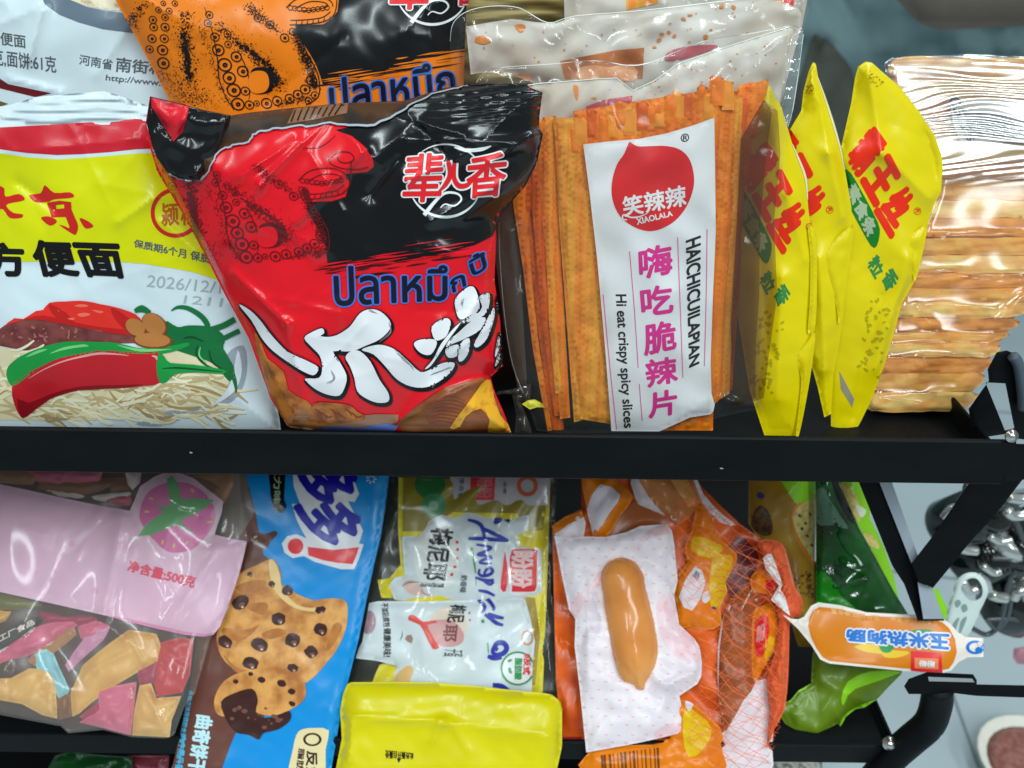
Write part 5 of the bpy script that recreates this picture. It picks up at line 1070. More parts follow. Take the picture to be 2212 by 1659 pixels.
PBL = ink('pale_blue_lettering', (176, 220, 232)); PBD = ink('sky_lettering', (80, 180, 220))
s.text(PBL, '曲奇饼干', Z('k', (206, 1385), (160, 1690), (68, 1680), (118, 1372)), 3, bold=1.8)
s.text(PBD, '食用方法开袋即食请置于阴凉干燥处', Z('k', (100, 1240), (18, 1700), (-8, 1695), (72, 1236)), 3, bold=.5); s.text(PBD, '净含量见包装', Z('k', (62, 1480), (36, 1720), (8, 1714), (40, 1474)), 3, bold=.5)
s.poly(ink('cream_badge', (226, 208, 160)), Z('k', (690, 1450), (760, 1442), (836, 1456), (818, 1560), (800, 1740), (620, 1740), (640, 1560), (660, 1480)), 2, sm=2)
s.ring(CHOC, Z('k', (746, 1505))[0], 20, 5.5, 3, sq=.72, n=26); s.text(CHOC, '反式', Z('k', (775, 1570), (768, 1740), (706, 1738), (716, 1568)), 3, bold=1.0); s.text(CHOC, '脂肪酸', Z('k', (705, 1555), (690, 1740), (650, 1738), (672, 1553)), 3, bold=.6)
s.build('cookie_pack', 'blue and brown cookie pack printed with a bitten chocolate chip cookie', 'cookie pack')

# bread pack: clear film over little sachets, and the yellow bag before it
bp = empty('bread_pack', U(1000, 1560, Plane(.012, 42, LT)), 'clear pack of small white and yellow bread sachets with blue script', 'bread pack')
BPL = lambda d: Plane(.012 - d, 42, LT)
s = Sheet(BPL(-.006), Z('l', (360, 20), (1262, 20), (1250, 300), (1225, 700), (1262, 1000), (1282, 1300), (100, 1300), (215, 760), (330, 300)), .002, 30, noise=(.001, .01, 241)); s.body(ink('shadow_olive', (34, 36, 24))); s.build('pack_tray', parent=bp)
SY = ink('sachet_yellow', (208, 200, 18)); SYD = ink('sachet_olive', (136, 124, 16)); SW = ink('sachet_white', (196, 214, 218), rough=.36)
s = Sheet(BPL(-.003), Z('o', (575, 20), (1760, 20), (1740, 700), (1700, 1700), (340, 1700), (420, 1480), (560, 1450), (560, 960), (440, 960), (410, 820), (505, 805), (590, 700), (570, 410)), .003, 30, noise=(.0012, .012, 242), creases=[])
s.body(SY)
s.poly(SYD, Z('o', (610, 20), (1760, 20), (1700, 430), (1600, 440), (1500, 300), (1000, 290), (760, 440), (605, 440)), 1); s.poly(ink('sachet_green', (24, 110, 48)), smooth([(702 + (820 + 120 * math.cos(t)) * .2767, 1026 + (75 + 110 * math.sin(t)) * .2767) for t in np.linspace(0, 6.1, 16)], 2), 2); s.disc(ink('sachet_green_light', (46, 132, 84)), Z('o', (850, 235))[0], 26, 2, n=22, sub=3); s.disc(ink('sachet_green_pale', (120, 170, 140)), Z('o', (848, 240))[0], 11, 3, n=12)
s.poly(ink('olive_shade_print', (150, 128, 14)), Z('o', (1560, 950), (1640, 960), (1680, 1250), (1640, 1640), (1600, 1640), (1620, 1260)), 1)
s.build('sachet', parent=bp)
s = Sheet(BPL(-.0005), Z('o', (975, -20), (1765, -20), (1740, 252), (1400, 240), (985, 228)), .002, 20, noise=(.0006, .014, 243)); s.body(ink('lilac_grey_print', (172, 172, 178)))
s.poly(LR, Z('o', (1140, -20), (1332, -20), (1320, 198), (1180, 196), (1130, 170)), 1); s.text(ink('pink_logo', (200, 110, 116)), '盼盼', Z('o', (1310, 20), (1300, 180), (1180, 178), (1190, 20)), 2, bold=.8); s.ring(ink('ring_orange', (190, 84, 48)), Z('o', (1580, 85))[0], 23, 9, 1, n=26); s.text(GREYT, '净含量', Z('o', (1090, 20), (1080, 190), (1040, 190), (1050, 20)), 1, bold=.2); s.text(GREYT, '全麦', Z('o', (1420, 50), (1415, 150), (1390, 150), (1395, 50)), 1, bold=.2); s.build('sachet', parent=bp)
# upper white sachet
lp = Z('o', (600, 482), (740, 470), (800, 350), (900, 300), (1100, 290), (1300, 330), (1400, 345), (1590, 310), (1600, 430), (1500, 470), (1520, 555), (1640, 560), (1690, 580), (1695, 900), (1650, 945), (1580, 950), (1300, 1000), (1000, 985), (800, 1000), (540, 972), (500, 860), (545, 800), (622, 790))
s = Sheet(BPL(.0005), lp, .003, 30, noise=(.0009, .010, 244), creases=crinkle(lp, 8, .0008, 245)); s.body(SW)
s.poly(ink('sachet_pale_disc', (210, 222, 220)), smooth([(702 + (880 + 190 * math.cos(t)) * .2767, 1026 + (640 + 260 * math.sin(t)) * .2767) for t in np.linspace(0, 6.1, 14)], 2), 1)
s.text(BLACK, '梅尼耶', Z('o', (1002, 425), (945, 825), (765, 812), (832, 415)), 2, bold=1.5); s.text(GREYT, '干蛋糕', Z('o', (945, 850), (930, 880), (735, 870), (745, 835)), 2, bold=.3)
SB = ink('script_blue', (22, 40, 158)); SG = ink('script_green', (16, 140, 66)); SR = ink('sachet_red', (212, 34, 44))
for y, x in ((525, 1030), (582, 1036), (650, 1030), (718, 1014), (778, 990)): s.disc(SR, Z('o', (x, y))[0], 3.6, 2, n=5, jag=.3)
def script(s, k, strokes, wd, L=3):
    for i, pts in enumerate(strokes): s.stroke(SB, Z(k, *pts), [x * 1.9 for x in wd], L, sm=4, sub=i)
script(s, 'u', [[(180, 250), (280, 280), (330, 340), (350, 470)], [(185, 440), (340, 442), (590, 462)], [(330, 335), (420, 380), (585, 460)]], [3, 4.6, 4.8, 3])
script(s, 'u', [[(265, 500), (330, 510), (415, 530), (350, 570), (280, 600), (360, 610), (420, 630), (340, 650), (300, 680), (360, 690), (418, 690)], [(300, 745), (290, 790), (330, 815), (400, 800), (430, 765), (400, 730), (360, 760), (345, 800)], [(255, 830), (330, 855), (400, 862), (440, 850)], [(330, 855), (400, 900), (440, 870)], [(285, 960), (370, 975), (450, 1015)]], [2.4, 3.6, 3.8, 3.4, 2.6])
script(s, 'u', [[(420, 140), (460, 220), (480, 290)], [(420, 140), (500, 190), (600, 270)], [(440, 280), (520, 240)]], [5, 6, 4])
s.disc(SB, Z('u', (540, 1055))[0], 4, 3, .8, 0, n=8)
s.stroke(SG, Z('u', (215, 530), (235, 620), (258, 790)), [5, 5.6, 2], 3); s.stroke(SG, Z('u', (255, 830), (265, 910)), [1.5, 1], 3)
s.text(GREYT, '奶香味', Z('u', (175, 810), (160, 985), (95, 980), (115, 805)), 2, bold=.6)
s.disc(ink('bun_print', (206, 180, 168)), Z('o', (690, 880))[0], 24, 2, .6, .5, n=18); s.stroke(ink('bun_line', (120, 110, 90)), Z('o', (600, 870), (650, 840), (740, 835)), [1, 3, 1], 3); s.stroke(ink('bun_pink', (214, 120, 130)), Z('o', (750, 900), (780, 930), (830, 940)), [2, 3, 1], 3)
lr = Z('u', (620, 560), (650, 545), (840, 545), (876, 560), (876, 620), (870, 930), (850, 968), (800, 975), (620, 975), (625, 900), (610, 800), (598, 650))
s.poly(LWH, Z('u', (590, 560), (640, 528), (860, 528), (905, 570), (900, 900), (870, 985), (800, 1000), (600, 995)), 3, sm=2); s.poly(SR, lr, 4, sm=1)
s.text(ink('logo_pink_white', (226, 190, 192)), '盼盼', Z('u', (835, 565), (815, 935), (620, 925), (625, 570)), 5, bold=2.0, n=8)
s.poly(LWH, Z('u', (548, 555), (580, 560), (592, 800), (560, 990), (500, 950), (520, 760)), 3, sm=2); s.poly(SR, Z('u', (552, 572), (565, 640), (585, 800), (560, 970), (508, 940), (525, 760)), 4, sm=2)
s.build('sachet', parent=bp)
# lower white sachet
lp = Z('o', (345, 1000), (420, 985), (860, 985), (1200, 970), (1560, 960), (1600, 1100), (1640, 1300), (1620, 1500), (1615, 1720), (600, 1720), (530, 1640), (560, 1490), (400, 1450), (240, 1432), (262, 1360), (292, 1300))
s = Sheet(BPL(.003), lp, .004, 36, noise=(.001, .009, 246), creases=crinkle(lp, 10, .0009, 247)); s.body(SW)
s.poly(ink('sachet_warm_disc', (214, 206, 190)), smooth([(702 + (960 + 150 * math.cos(t)) * .2767, 1026 + (1180 + 150 * math.sin(t)) * .2767) for t in np.linspace(0, 6.1, 14)], 2), 1)
s.poly(ink('cocoa_print', (196, 150, 150)), Z('o', (800, 1150), (900, 1130), (1000, 1140), (1080, 1230), (1070, 1310), (1000, 1340), (900, 1330), (840, 1260)), 2, sm=3)
s.text(BLACK, '梅尼', Z('o', (1105, 1020), (1085, 1150), (945, 1150), (985, 1012)), 3, bold=1.0); s.text(ink('rose_letter', (120, 70, 74)), '耶', Z('o', (1035, 1170), (1020, 1300), (920, 1295), (930, 1170)), 3, bold=1.0); s.text(GREYT, '干蛋', Z('o', (1075, 1370), (1070, 1420), (920, 1415), (935, 1350)), 3, bold=.3)
for y, x in ((1078, 1128), (1132, 1132)): s.disc(SR, Z('o', (x, y))[0], 3.2, 3, n=5, jag=.3)
s.poly(ink('ketchup_print', (206, 58, 44)), Z('o', (670, 1088), (720, 1110), (765, 1145), (860, 1138), (872, 1155), (800, 1172), (830, 1240), (855, 1285), (892, 1345), (842, 1358), (790, 1260), (740, 1170), (650, 1132)), 3, sm=2)
s.text(BLACK, '不加防腐剂', Z('o', (492, 1000), (510, 1180), (455, 1185), (440, 1000)), 2, bold=.4); s.text(BLACK, '健康美味!', Z('o', (515, 1195), (520, 1420), (452, 1420), (460, 1195)), 2, bold=.4)
s.disc(ink('little_star_print', (150, 120, 110)), Z('o', (655, 1280))[0], 9, 2, n=6, jag=.3); s.stroke(GREYT, Z('o', (605, 1220), (600, 1260), (585, 1295)), [1, 2, 1], 2); s.disc(ink('plum_print', (170, 140, 150)), Z('o', (340, 1150))[0], 16, 2, 1.6, .1, n=14)
s.poly(ink('bun_gold_print', (214, 178, 110)), Z('o', (545, 1640), (560, 1560), (640, 1490), (690, 1520), (640, 1640)), 2, sm=3)
script(s, 'u', [[(350, 1200), (400, 1235), (470, 1290), (535, 1310)], [(380, 1195), (450, 1220), (540, 1240)], [(310, 1190), (350, 1130), (300, 1060), (300, 1025), (380, 1050), (440, 1130), (430, 1160)]], [3.4, 4.8, 4.6, 3])
script(s, 'u', [[(440, 1530), (430, 1580), (470, 1610), (540, 1590), (570, 1540), (540, 1490), (480, 1490), (450, 1530), (480, 1560)], [(380, 1620), (440, 1640), (520, 1630)]], [4, 5.6, 6, 4.6]); script(s, 'o', [[(1310, 1640), (1380, 1650), (1440, 1690)]], [5, 6, 4])
s.stroke(SG, Z('u', (380, 1490), (388, 1590)), [2, 2], 3)
s.poly(ink('chilli_dot_green', (20, 130, 60)), Z('o', (1218, 1135), (1240, 1125), (1248, 1150), (1225, 1158)), 3)
s.ring(ink('tan_ring', (196, 140, 110)), Z('o', (1580, 1270))[0], 13, 3.5, 2, sq=1.3, n=22)
s.disc(LWH, Z('o', (1505, 1510))[0], 38, 3, n=36); s.ring(SG, Z('o', (1505, 1510))[0], 37, 4, 4, n=40)
s.text(SR, '0反式', Z('o', (1608, 1400), (1600, 1560), (1545, 1555), (1555, 1400)), 5, bold=.8); s.text(SG, '脂肪酸', Z('o', (1540, 1430), (1535, 1600), (1480, 1595), (1485, 1430)), 5, bold=.8)
s.poly(SG, Z('o', (1425, 1450), (1445, 1438), (1465, 1440), (1440, 1462)), 5, sm=2); s.poly(SG, Z('o', (1430, 1510), (1450, 1505), (1460, 1550), (1435, 1540)), 5, sm=2)
s.build('sachet', parent=bp)
lp = Z('l', (362, 20), (1265, 20), (1256, 300), (1232, 500), (1228, 700), (1250, 850), (1265, 1000), (1284, 1270), (100, 1270), (130, 1190), (180, 950), (215, 760), (280, 470), (330, 300))
s = Sheet(BPL(.004), lp, .008, 24, pw=.5, noise=[(.0007, .007, 248)], creases=crinkle(lp, 14, .0012, 250, 40, 160, (3, 8)) + [(1196, 1120, 1186, 1360, 7, .005)], back=None)
s.body(film('tray_film')); s.build('film', parent=bp)
YB = ink('bag_yellow', (204, 200, 8), rough=.34)
lp = Z('l', (98, 1260), (120, 1205), (140, 1194), (400, 1192), (600, 1195), (830, 1215), (1050, 1240), (1180, 1250), (1235, 1262), (1280, 1300), (1288, 1340), (1288, 1540), (1262, 1660), (1250, 1760), (50, 1760), (60, 1660), (92, 1500), (82, 1350))
s = Sheet(Plane(-.010, 42, LT), lp, .010, 50, pw=.6, noise=[(.0009, .005, 251), (.0002, .02, 252)], creases=[(740, 1545, 960, 1560, 9, .003), (960, 1560, 1200, 1590, 14, .0025), (950, 1560, 935, 1600, 8, .002), (762, 1560, 755, 1640, 7, .003), (980, 1570, 1010, 1620, 10, .0015)] + crinkle(lp, 10, .0008, 253))
s.body(YB); s.text(BLACK, '此处撕开自撕处', Z('l', (482, 1612), (326, 1608), (328, 1562), (480, 1578)), 1, bold=.4); s.text(BLACK, '▲', Z('l', (412, 1634), (388, 1632), (390, 1608), (414, 1610)), 1)
s.build('yellow_bag', 'plain glossy yellow bag at the bottom, in front of the bread pack', 'bag')

# bag of wrapped sweets with the pink header
cb = empty('sweets_bag', U(300, 1580, Plane(-.010, 42, LT)), 'clear bag of wrapped sweets with a pink header and strawberry cut out', 'sweets bag')
CP = lambda d: Plane(-.022 - d, 45, LT)
GOLD = ink('sweet_gold', (212, 172, 92), rgb2=(190, 140, 64), nscale=(40, 40, 40), lo=.3, hi=.6); PINK = ink('sweet_pink', (204, 104, 132), rgb2=(182, 74, 104), nscale=(40, 40, 40), lo=.3, hi=.6); DPINK = ink('sweet_deep_pink', (150, 42, 74)); LIL = ink('sweet_lilac', (190, 134, 166)); SKY = ink('sweet_sky', (130, 196, 206)); SRED = ink('sweet_red', (178, 34, 46), rgb2=(206, 120, 116), nscale=(50, 50, 50), lo=.3, hi=.44); SBRN = ink('sweet_brown', (124, 82, 48)); SDK = ink('sweet_charcoal', (46, 42, 44)); SWHT = ink('sweet_white', (214, 206, 200)); TAN = ink('sweet_tan', (160, 116, 76)); SOLV = ink('sweet_olive', (104, 106, 52))
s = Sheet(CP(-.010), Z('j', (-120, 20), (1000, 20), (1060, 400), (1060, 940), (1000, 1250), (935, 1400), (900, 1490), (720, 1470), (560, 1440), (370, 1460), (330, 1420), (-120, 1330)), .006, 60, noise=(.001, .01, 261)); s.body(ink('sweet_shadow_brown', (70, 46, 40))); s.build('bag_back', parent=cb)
sweets = [
    (TAN, 0, [(-120, 30), (90, 30), (240, 60), (180, 130), (-120, 118)]), (PINK, 1, [(130, 40), (380, 30), (560, 40), (545, 105), (420, 120), (300, 140), (210, 110)]), (SBRN, 0, [(230, 60), (420, 100), (700, 60), (720, 160), (480, 200), (180, 160)]), (SWHT, 2, [(680, 50), (770, 40), (760, 110), (720, 150), (690, 120)]), (SWHT, 1, [(180, 130), (480, 160), (700, 150), (735, 180), (560, 230), (300, 190)]), (PINK, 2, [(540, 200), (640, 175), (720, 180), (715, 240), (620, 235)]), (TAN, 1, [(1000, 60), (1280, 40), (1290, 130), (1200, 240), (1130, 120)]), (SBRN, 2, [(1010, 70), (1120, 80), (1220, 150), (1180, 170), (1080, 120)]),
    (SOLV, 2, [(-120, 690), (0, 700), (140, 735), (260, 775), (100, 805), (-120, 800)]), (DPINK, 1, [(200, 800), (440, 820), (560, 850), (430, 890), (230, 880)]), (GOLD, 2, [(-120, 800), (80, 800), (40, 870), (-120, 910)]),
    (SDK, 3, [(-120, 1000), (0, 930), (150, 845), (212, 838), (200, 885), (60, 985), (-60, 1050)]), (PINK, 2, [(-120, 1060), (0, 1000), (200, 880), (430, 830), (430, 880), (250, 1005), (60, 1090), (-120, 1130)]), (SWHT, 4, [(-80, 1055), (60, 985), (190, 890), (200, 905), (80, 1000), (-60, 1075)]),
    (TAN, 2, [(150, 1080), (230, 975), (320, 920), (400, 870), (415, 935), (300, 1035), (190, 1105)]), (LIL, 3, [(345, 1100), (430, 990), (500, 895), (612, 880), (560, 965), (430, 1085), (370, 1155)]), (PINK, 2, [(420, 890), (520, 860), (620, 880), (520, 960), (440, 960)]),
    (GOLD, 4, [(-120, 1180), (60, 1170), (160, 1118), (282, 1124), (302, 1190), (312, 1392), (230, 1372), (120, 1312), (-120, 1270)]), (SKY, 3, [(183, 1045), (250, 1008), (292, 1040), (322, 1110), (362, 1180), (386, 1242), (320, 1286), (270, 1180), (200, 1120)]),
    (GOLD, 4, [(392, 1382), (382, 1250), (450, 1100), (520, 1040), (600, 978), (700, 908), (850, 930), (878, 1000), (862, 1082), (760, 1132), (640, 1202), (500, 1302), (432, 1362)]), (SRED, 4, [(868, 980), (960, 950), (1052, 958), (1032, 1150), (990, 1250), (850, 1272), (828, 1150)]), (DPINK, 3, [(740, 1120), (870, 1060), (860, 1200), (760, 1220)]),
    (PINK, 5, [(528, 1240), (640, 1210), (742, 1190), (732, 1300), (712, 1482), (560, 1442), (430, 1412), (540, 1340)]), (GOLD, 6, [(758, 1210), (822, 1198), (850, 1280), (985, 1268), (932, 1400), (922, 1492), (716, 1482), (728, 1350)]), (SBRN, 3, [(300, 1290), (380, 1240), (390, 1380), (320, 1400)]), (DPINK, 3, [(430, 1380), (540, 1290), (550, 1350), (480, 1420)])]
for i, (m_, d_, p_) in enumerate(sweets):
    lp_ = Z('j', *p_)
    Sheet(CP(-.006 + d_ * .0012), lp_, .0035, 22, noise=[(.0006, .012, 270 + i)], creases=crinkle(lp_, 9, .0018, 280 + i, 30, 90, (2, 5)), back=.002, grid=6).body(m_).build('wrapped_sweet', parent=cb)
s = Sheet(CP(.0035), Z('j', (-60, 960), (0, 925), (150, 845), (205, 842), (195, 880), (60, 975), (-60, 1045)), .0005, 10, back=.0003); s.text(SWHT, 'YTTTLIK', Z('j', (-40, 968), (185, 842), (192, 872), (-30, 1005)), 1, bold=.4) if False else s.body(SDK); s.text(SWHT, '工工厂食品', Z('j', (-60, 965), (180, 850), (188, 878), (-50, 1000)), 1, bold=.4); s.build('wrapped_sweet', parent=cb)
HP = ink('header_pink', (214, 178, 204), rough=.34); HPD = ink('header_pink_edge', (206, 130, 172)); BERRY = ink('berry_pink', (208, 96, 164)); LEAFG = ink('leaf_green', (88, 168, 100)); SEED = ink('seed_yellow', (222, 200, 80)); HTX = ink('header_crimson', (214, 36, 84)); PALEP = ink('pale_pink', (218, 188, 206))
lp = Z('j', (-160, 70), (0, 118), (150, 150), (330, 190), (530, 232), (705, 262), (728, 210), (760, 130), (840, 76), (905, 52), (985, 60), (1050, 85), (1120, 140), (1175, 182), (1212, 212), (1205, 270), (1180, 340), (1165, 392), (1250, 412), (1340, 428), (1325, 500), (1300, 600), (1270, 690), (1230, 800), (1195, 890), (1160, 935), (1110, 946), (1000, 935), (800, 890), (560, 828), (280, 765), (0, 703), (-160, 670))
s = Sheet(CP(.006), lp, .007, 200, noise=[(.0010, .0045, 321), (.00012, .02, 322)], creases=[(276, 1080, 226, 1325, 14, .0022), (470, 1190, 360, 1360, 16, .0022), (40, 1140, 90, 1155, 7, .0012), (430, 1190, 500, 1175, 10, .001)] + crinkle(lp, 8, .0005, 323), grid=8, back=.0008)
s.body(HP)
s.poly(HPD, Z('j', (560, 828), (800, 890), (1000, 935), (1110, 946), (1160, 935), (1195, 890), (1180, 920), (1120, 934), (1000, 918), (800, 872), (640, 838)), 1)
s.poly(PALEP, Z('j', (705, 262), (735, 200), (760, 130), (840, 76), (905, 52), (985, 60), (1050, 85), (1120, 140), (1175, 182), (1212, 212), (1205, 270), (1180, 340), (1150, 420), (1060, 490), (930, 510), (850, 470), (770, 380)), 1, sm=2)
s.poly(BERRY, Z('j', (765, 240), (790, 180), (830, 140), (900, 112), (1000, 108), (1080, 140), (1130, 190), (1165, 250), (1160, 330), (1120, 400), (1050, 468), (990, 486), (930, 490), (880, 465), (840, 425), (790, 370), (758, 300)), 2, sm=3)
s.poly(LEAFG, Z('j', (905, 92), (932, 68), (960, 105), (978, 150), (985, 200), (1060, 192), (1162, 204), (1110, 250), (1050, 285), (1000, 300), (985, 325), (1010, 355), (1065, 388), (1010, 372), (958, 335), (900, 362), (830, 392), (748, 402), (790, 340), (840, 298), (890, 270), (862, 250), (848, 232), (900, 242), (925, 232), (912, 160)), 3, sm=1)
for x, y, a in ((820, 197, .2), (797, 267, 0), (1045, 153, .9), (1137, 323, 0), (883, 432, 1.8), (945, 452, 1.6), (1013, 437, 2.2)): s.disc(SEED, Z('j', (x, y))[0], 5.6, 3, .4, a, n=10, sub=int(x) % 7)
s.text(HTX, '净含量:500克', Z('j', (705, 530), (1068, 622), (1052, 682), (690, 588)), 1, bold=1.0)
for c in ((390, 440), (180, 600), (520, 700)): s.disc(ink('header_blush', (212, 160, 190)), Z('j', c)[0], 8, 1, n=12, jag=.2)
s.build('header_card', parent=cb)
lp = Z('j', (-160, 20), (1000, 20), (1300, 40), (1310, 200), (1345, 425), (1240, 800), (1140, 960), (1060, 1250), (1000, 1330), (945, 1480), (900, 1498), (720, 1492), (560, 1452), (370, 1470), (330, 1432), (-160, 1340))
s = Sheet(CP(.008), lp, .010, 90, noise=[(.0010, .005, 331)], creases=crinkle(lp, 22, .0016, 333, 60, 200, (3, 10)) + [(276, 1060, 222, 1330, 9, .0034), (476, 1185, 352, 1372, 9, .0034)], back=None)
s.body(film('sweets_film', milky=.10)); s.build('film', parent=cb)

# net bag of little sausage packs
NB = lambda d: Plane(-.006 - d, 42, LT)
NETC = mat('net_orange', (240, 116, 60), .5); NETR = mat('net_red', (228, 92, 52), .55)
net_lp = Z('m', (232, 20), (800, 20), (900, 140), (1000, 240), (1100, 335), (1220, 418), (1290, 420), (1340, 450), (1370, 560), (1400, 680), (1440, 745), (1425, 830), (1372, 850), (1365, 1000), (1362, 1150), (1345, 1340), (1285, 1450), (1265, 1660), (1255, 1760), (250, 1760), (265, 1660), (235, 1560), (135, 1510), (120, 1380), (100, 1180), (80, 350), (160, 290), (240, 250))
s = Sheet(NB(-.012), net_lp, .004, 60, noise=(.0015, .01, 341), creases=crinkle(net_lp, 12, .003, 342)); s.body(ink('sachet_orange_deep', (222, 98, 22), rgb2=(168, 60, 18), nscale=(40, 40, 40), lo=.3, hi=.6))
s.poly(ink('amber_brown_print', (156, 84, 30)), Z('m', (420, 300), (520, 200), (620, 260), (720, 330), (400, 390)), 1, sm=2); s.poly(ink('maroon_print', (96, 36, 40)), Z('m', (1000, 560), (1080, 400), (1180, 460), (1200, 560), (1120, 670), (1040, 740)), 1, sm=2); s.poly(ink('maroon_print_b', (140, 30, 30)), Z('m', (130, 1490), (240, 1490), (290, 1660), (220, 1660)), 1)
s.build('sausage_pack', 'deep orange sausage packs at the back of the net bag, glimpsed between the others', 'sausage pack', 'sausage packs inside the net bag')
SO = ink('sachet_orange', (236, 122, 10)); SWP = ink('sachet_pearl_white', (220, 214, 222), rough=.36); CORN = ink('corn_yellow', (244, 184, 16)); SAUS = mat('sausage_skin', (214, 150, 78), .24, (196, 124, 58), (30, 30, 30), lo=.3, hi=.6, coat=.4, bump=.1, bscale=200); TANS = ink('sausage_print', (190, 126, 66), rgb2=(160, 96, 44), nscale=(30, 30, 60), lo=.3, hi=.6); BRNS = ink('sausage_brown_print', (150, 84, 44), rgb2=(124, 62, 30), nscale=(30, 30, 60), lo=.3, hi=.6)
REDM = ink('net_blush', (222, 130, 130))
def sp(pl, loop, m_, label, deco, hm=.006, R=40, seed=0, sm=2, build=True):
    lp_ = smooth(Z('m', *loop), sm) if sm else Z('m', *loop)
    s = Sheet(pl, lp_, hm, R, noise=[(.0009, .009, 350 + seed), (.0003, .03, 370 + seed)], creases=crinkle(lp_, 10, .0013, 390 + seed, 30, 110, (3, 8)), back=.002, grid=7); s.body(m_)
    for mm, pts, L in deco: s.poly(mm, Z('m', *pts), L, sm=2)
    return s.build('sausage_pack', label, 'sausage pack', 'sausage packs inside the net bag') if build else s
sp(NB(-.006), [(520, 40), (810, 30), (900, 170), (1000, 280), (1080, 340), (1000, 330), (880, 260), (770, 340), (700, 290), (560, 240), (530, 190)], SWP, 'brown sausage pack with white edges at the top right of the net bag', [(TANS, [(545, 30), (790, 30), (880, 180), (900, 260), (860, 300), (780, 345), (690, 280), (600, 180)], 1), (ink('sausage_light_print', (206, 150, 84)), [(690, 30), (770, 30), (860, 190), (820, 240)], 2)], seed=1)
sp(NB(-.004), [(240, 40), (395, 60), (440, 115), (520, 185), (450, 290), (382, 400), (300, 405), (285, 330), (265, 240)], SO, 'orange sausage pack with a white panel at the top left of the net bag', [(SWP, [(340, 118), (450, 176), (400, 262), (332, 366), (306, 404), (290, 340), (268, 252)], 1)], seed=2)
sp(NB(-.003), [(78, 345), (150, 295), (240, 262), (262, 330), (250, 410), (160, 440), (110, 430)], SWP, 'white cornered sausage pack with an orange edge beside the bread pack', [(SO, [(78, 345), (150, 295), (240, 262), (248, 298), (170, 335), (92, 390)], 1)], seed=3, sm=1)
s = sp(NB(-.002), [(870, 210), (930, 262), (1000, 420), (1082, 492), (1070, 560), (1020, 650), (1032, 700), (990, 785), (1000, 880), (910, 912), (830, 895), (752, 892), (762, 800), (735, 672), (762, 610), (815, 540), (798, 460), (840, 360)], SO, 'bright orange sausage pack with a white diamond, right of the big white one', [(SWP, [(856, 562), (912, 652), (842, 805), (768, 730)], 1), (CORN, [(950, 520), (1020, 500), (1062, 520), (1040, 620), (1020, 760), (960, 800), (930, 720)], 1), (CORN, [(850, 400), (960, 430), (1010, 470), (940, 520), (840, 480)], 1), (ink('mauve_mark', (196, 150, 186)), [(1040, 620), (1075, 570), (1090, 640), (1070, 740), (1030, 740)], 2), (PURP, [(1050, 670), (1085, 660), (1080, 700), (1050, 706)], 3)], seed=4, build=False)
s.disc(LWH, Z('m', (915, 730))[0], 9, 2, 1.5, .2); s.disc(PURP, Z('m', (960, 790))[0], 5, 2, .6, .4); s.text(GREYT, '肠', Z('m', (860, 585), (885, 610), (870, 640), (845, 615)), 2, bold=.4)
for k in range(6): s.stroke(SO, Z('m', (960 + k * 4, 545 + k * 38), (1010, 540 + k * 40), (1045 - k * 3, 560 + k * 36)), 1.2, 2, sub=k)
s.build('sausage_pack', 'bright orange sausage pack with a white diamond, right of the big white one', 'sausage pack', 'sausage packs inside the net bag')
sp(NB(-.003), [(1165, 665), (1200, 740), (1180, 900), (1190, 1180), (1240, 1170), (1275, 1350), (1275, 1560), (1255, 1700), (1000, 1700), (1005, 1440), (985, 1300), (980, 1000), (1040, 750)], SWP, 'brown and white sausage pack at the lower right of the net bag', [(BRNS, [(1040, 740), (1160, 665), (1200, 740), (1185, 900), (1190, 1180), (1120, 1290), (1060, 1400), (1000, 1470), (985, 1300), (990, 1000)], 1)], seed=5)
s = sp(NB(.000), [(1170, 810), (1210, 785), (1275, 765), (1300, 850), (1310, 930), (1295, 1010), (1265, 1060), (1220, 1130), (1172, 1195), (1160, 1000)], SO, 'small orange sausage pack with a red emblem at the right edge of the net', [(SR, [(1180, 870), (1255, 832), (1245, 1010), (1190, 1060)], 1), (CORN, [(1240, 960), (1290, 950), (1270, 1040), (1235, 1080)], 1)], seed=6, build=False)
s.text(ink('emblem_pink', (228, 150, 150)), '盼', Z('m', (1195, 890), (1240, 870), (1230, 960), (1190, 980)), 2, bold=1.0); s.disc(PURP, Z('m', (1270, 1070))[0], 6, 2); s.build('sausage_pack', 'small orange sausage pack with a red emblem at the right edge of the net', 'sausage pack', 'sausage packs inside the net bag')
s = sp(NB(.001), [(1160, 620), (1215, 580), (1300, 650), (1250, 715), (1165, 690)], SO, 'orange pack corner under the twisted white tie of the net', [(LR, [(1240, 640), (1300, 650), (1250, 715)], 1)], seed=7)
s = sp(NB(-.001), [(700, 1330), (790, 1290), (860, 1320), (940, 1390), (1000, 1450), (1005, 1560), (1000, 1720), (270, 1720), (290, 1560), (500, 1530), (720, 1500)], SO, 'orange sausage pack with a barcode at the bottom of the net bag', [(CORN, [(800, 1330), (880, 1370), (950, 1450), (900, 1560), (820, 1600), (790, 1480)], 1), (SWP, [(800, 1300), (850, 1270), (840, 1330), (820, 1350)], 2)], seed=8, build=False)
for k in range(15):
    x = 345 + k * 22 + rnd.uniform(-4, 4); s.stroke(ink('barcode_brown', (110, 58, 16)), Z('m', (x, 1590 - k * 3), (x + 8, 1690)), rnd.choice((2, 3, 5)), 1, sm=0, sub=k)
s.build('sausage_pack', 'orange sausage pack with a barcode at the bottom of the net bag', 'sausage pack', 'sausage packs inside the net bag')
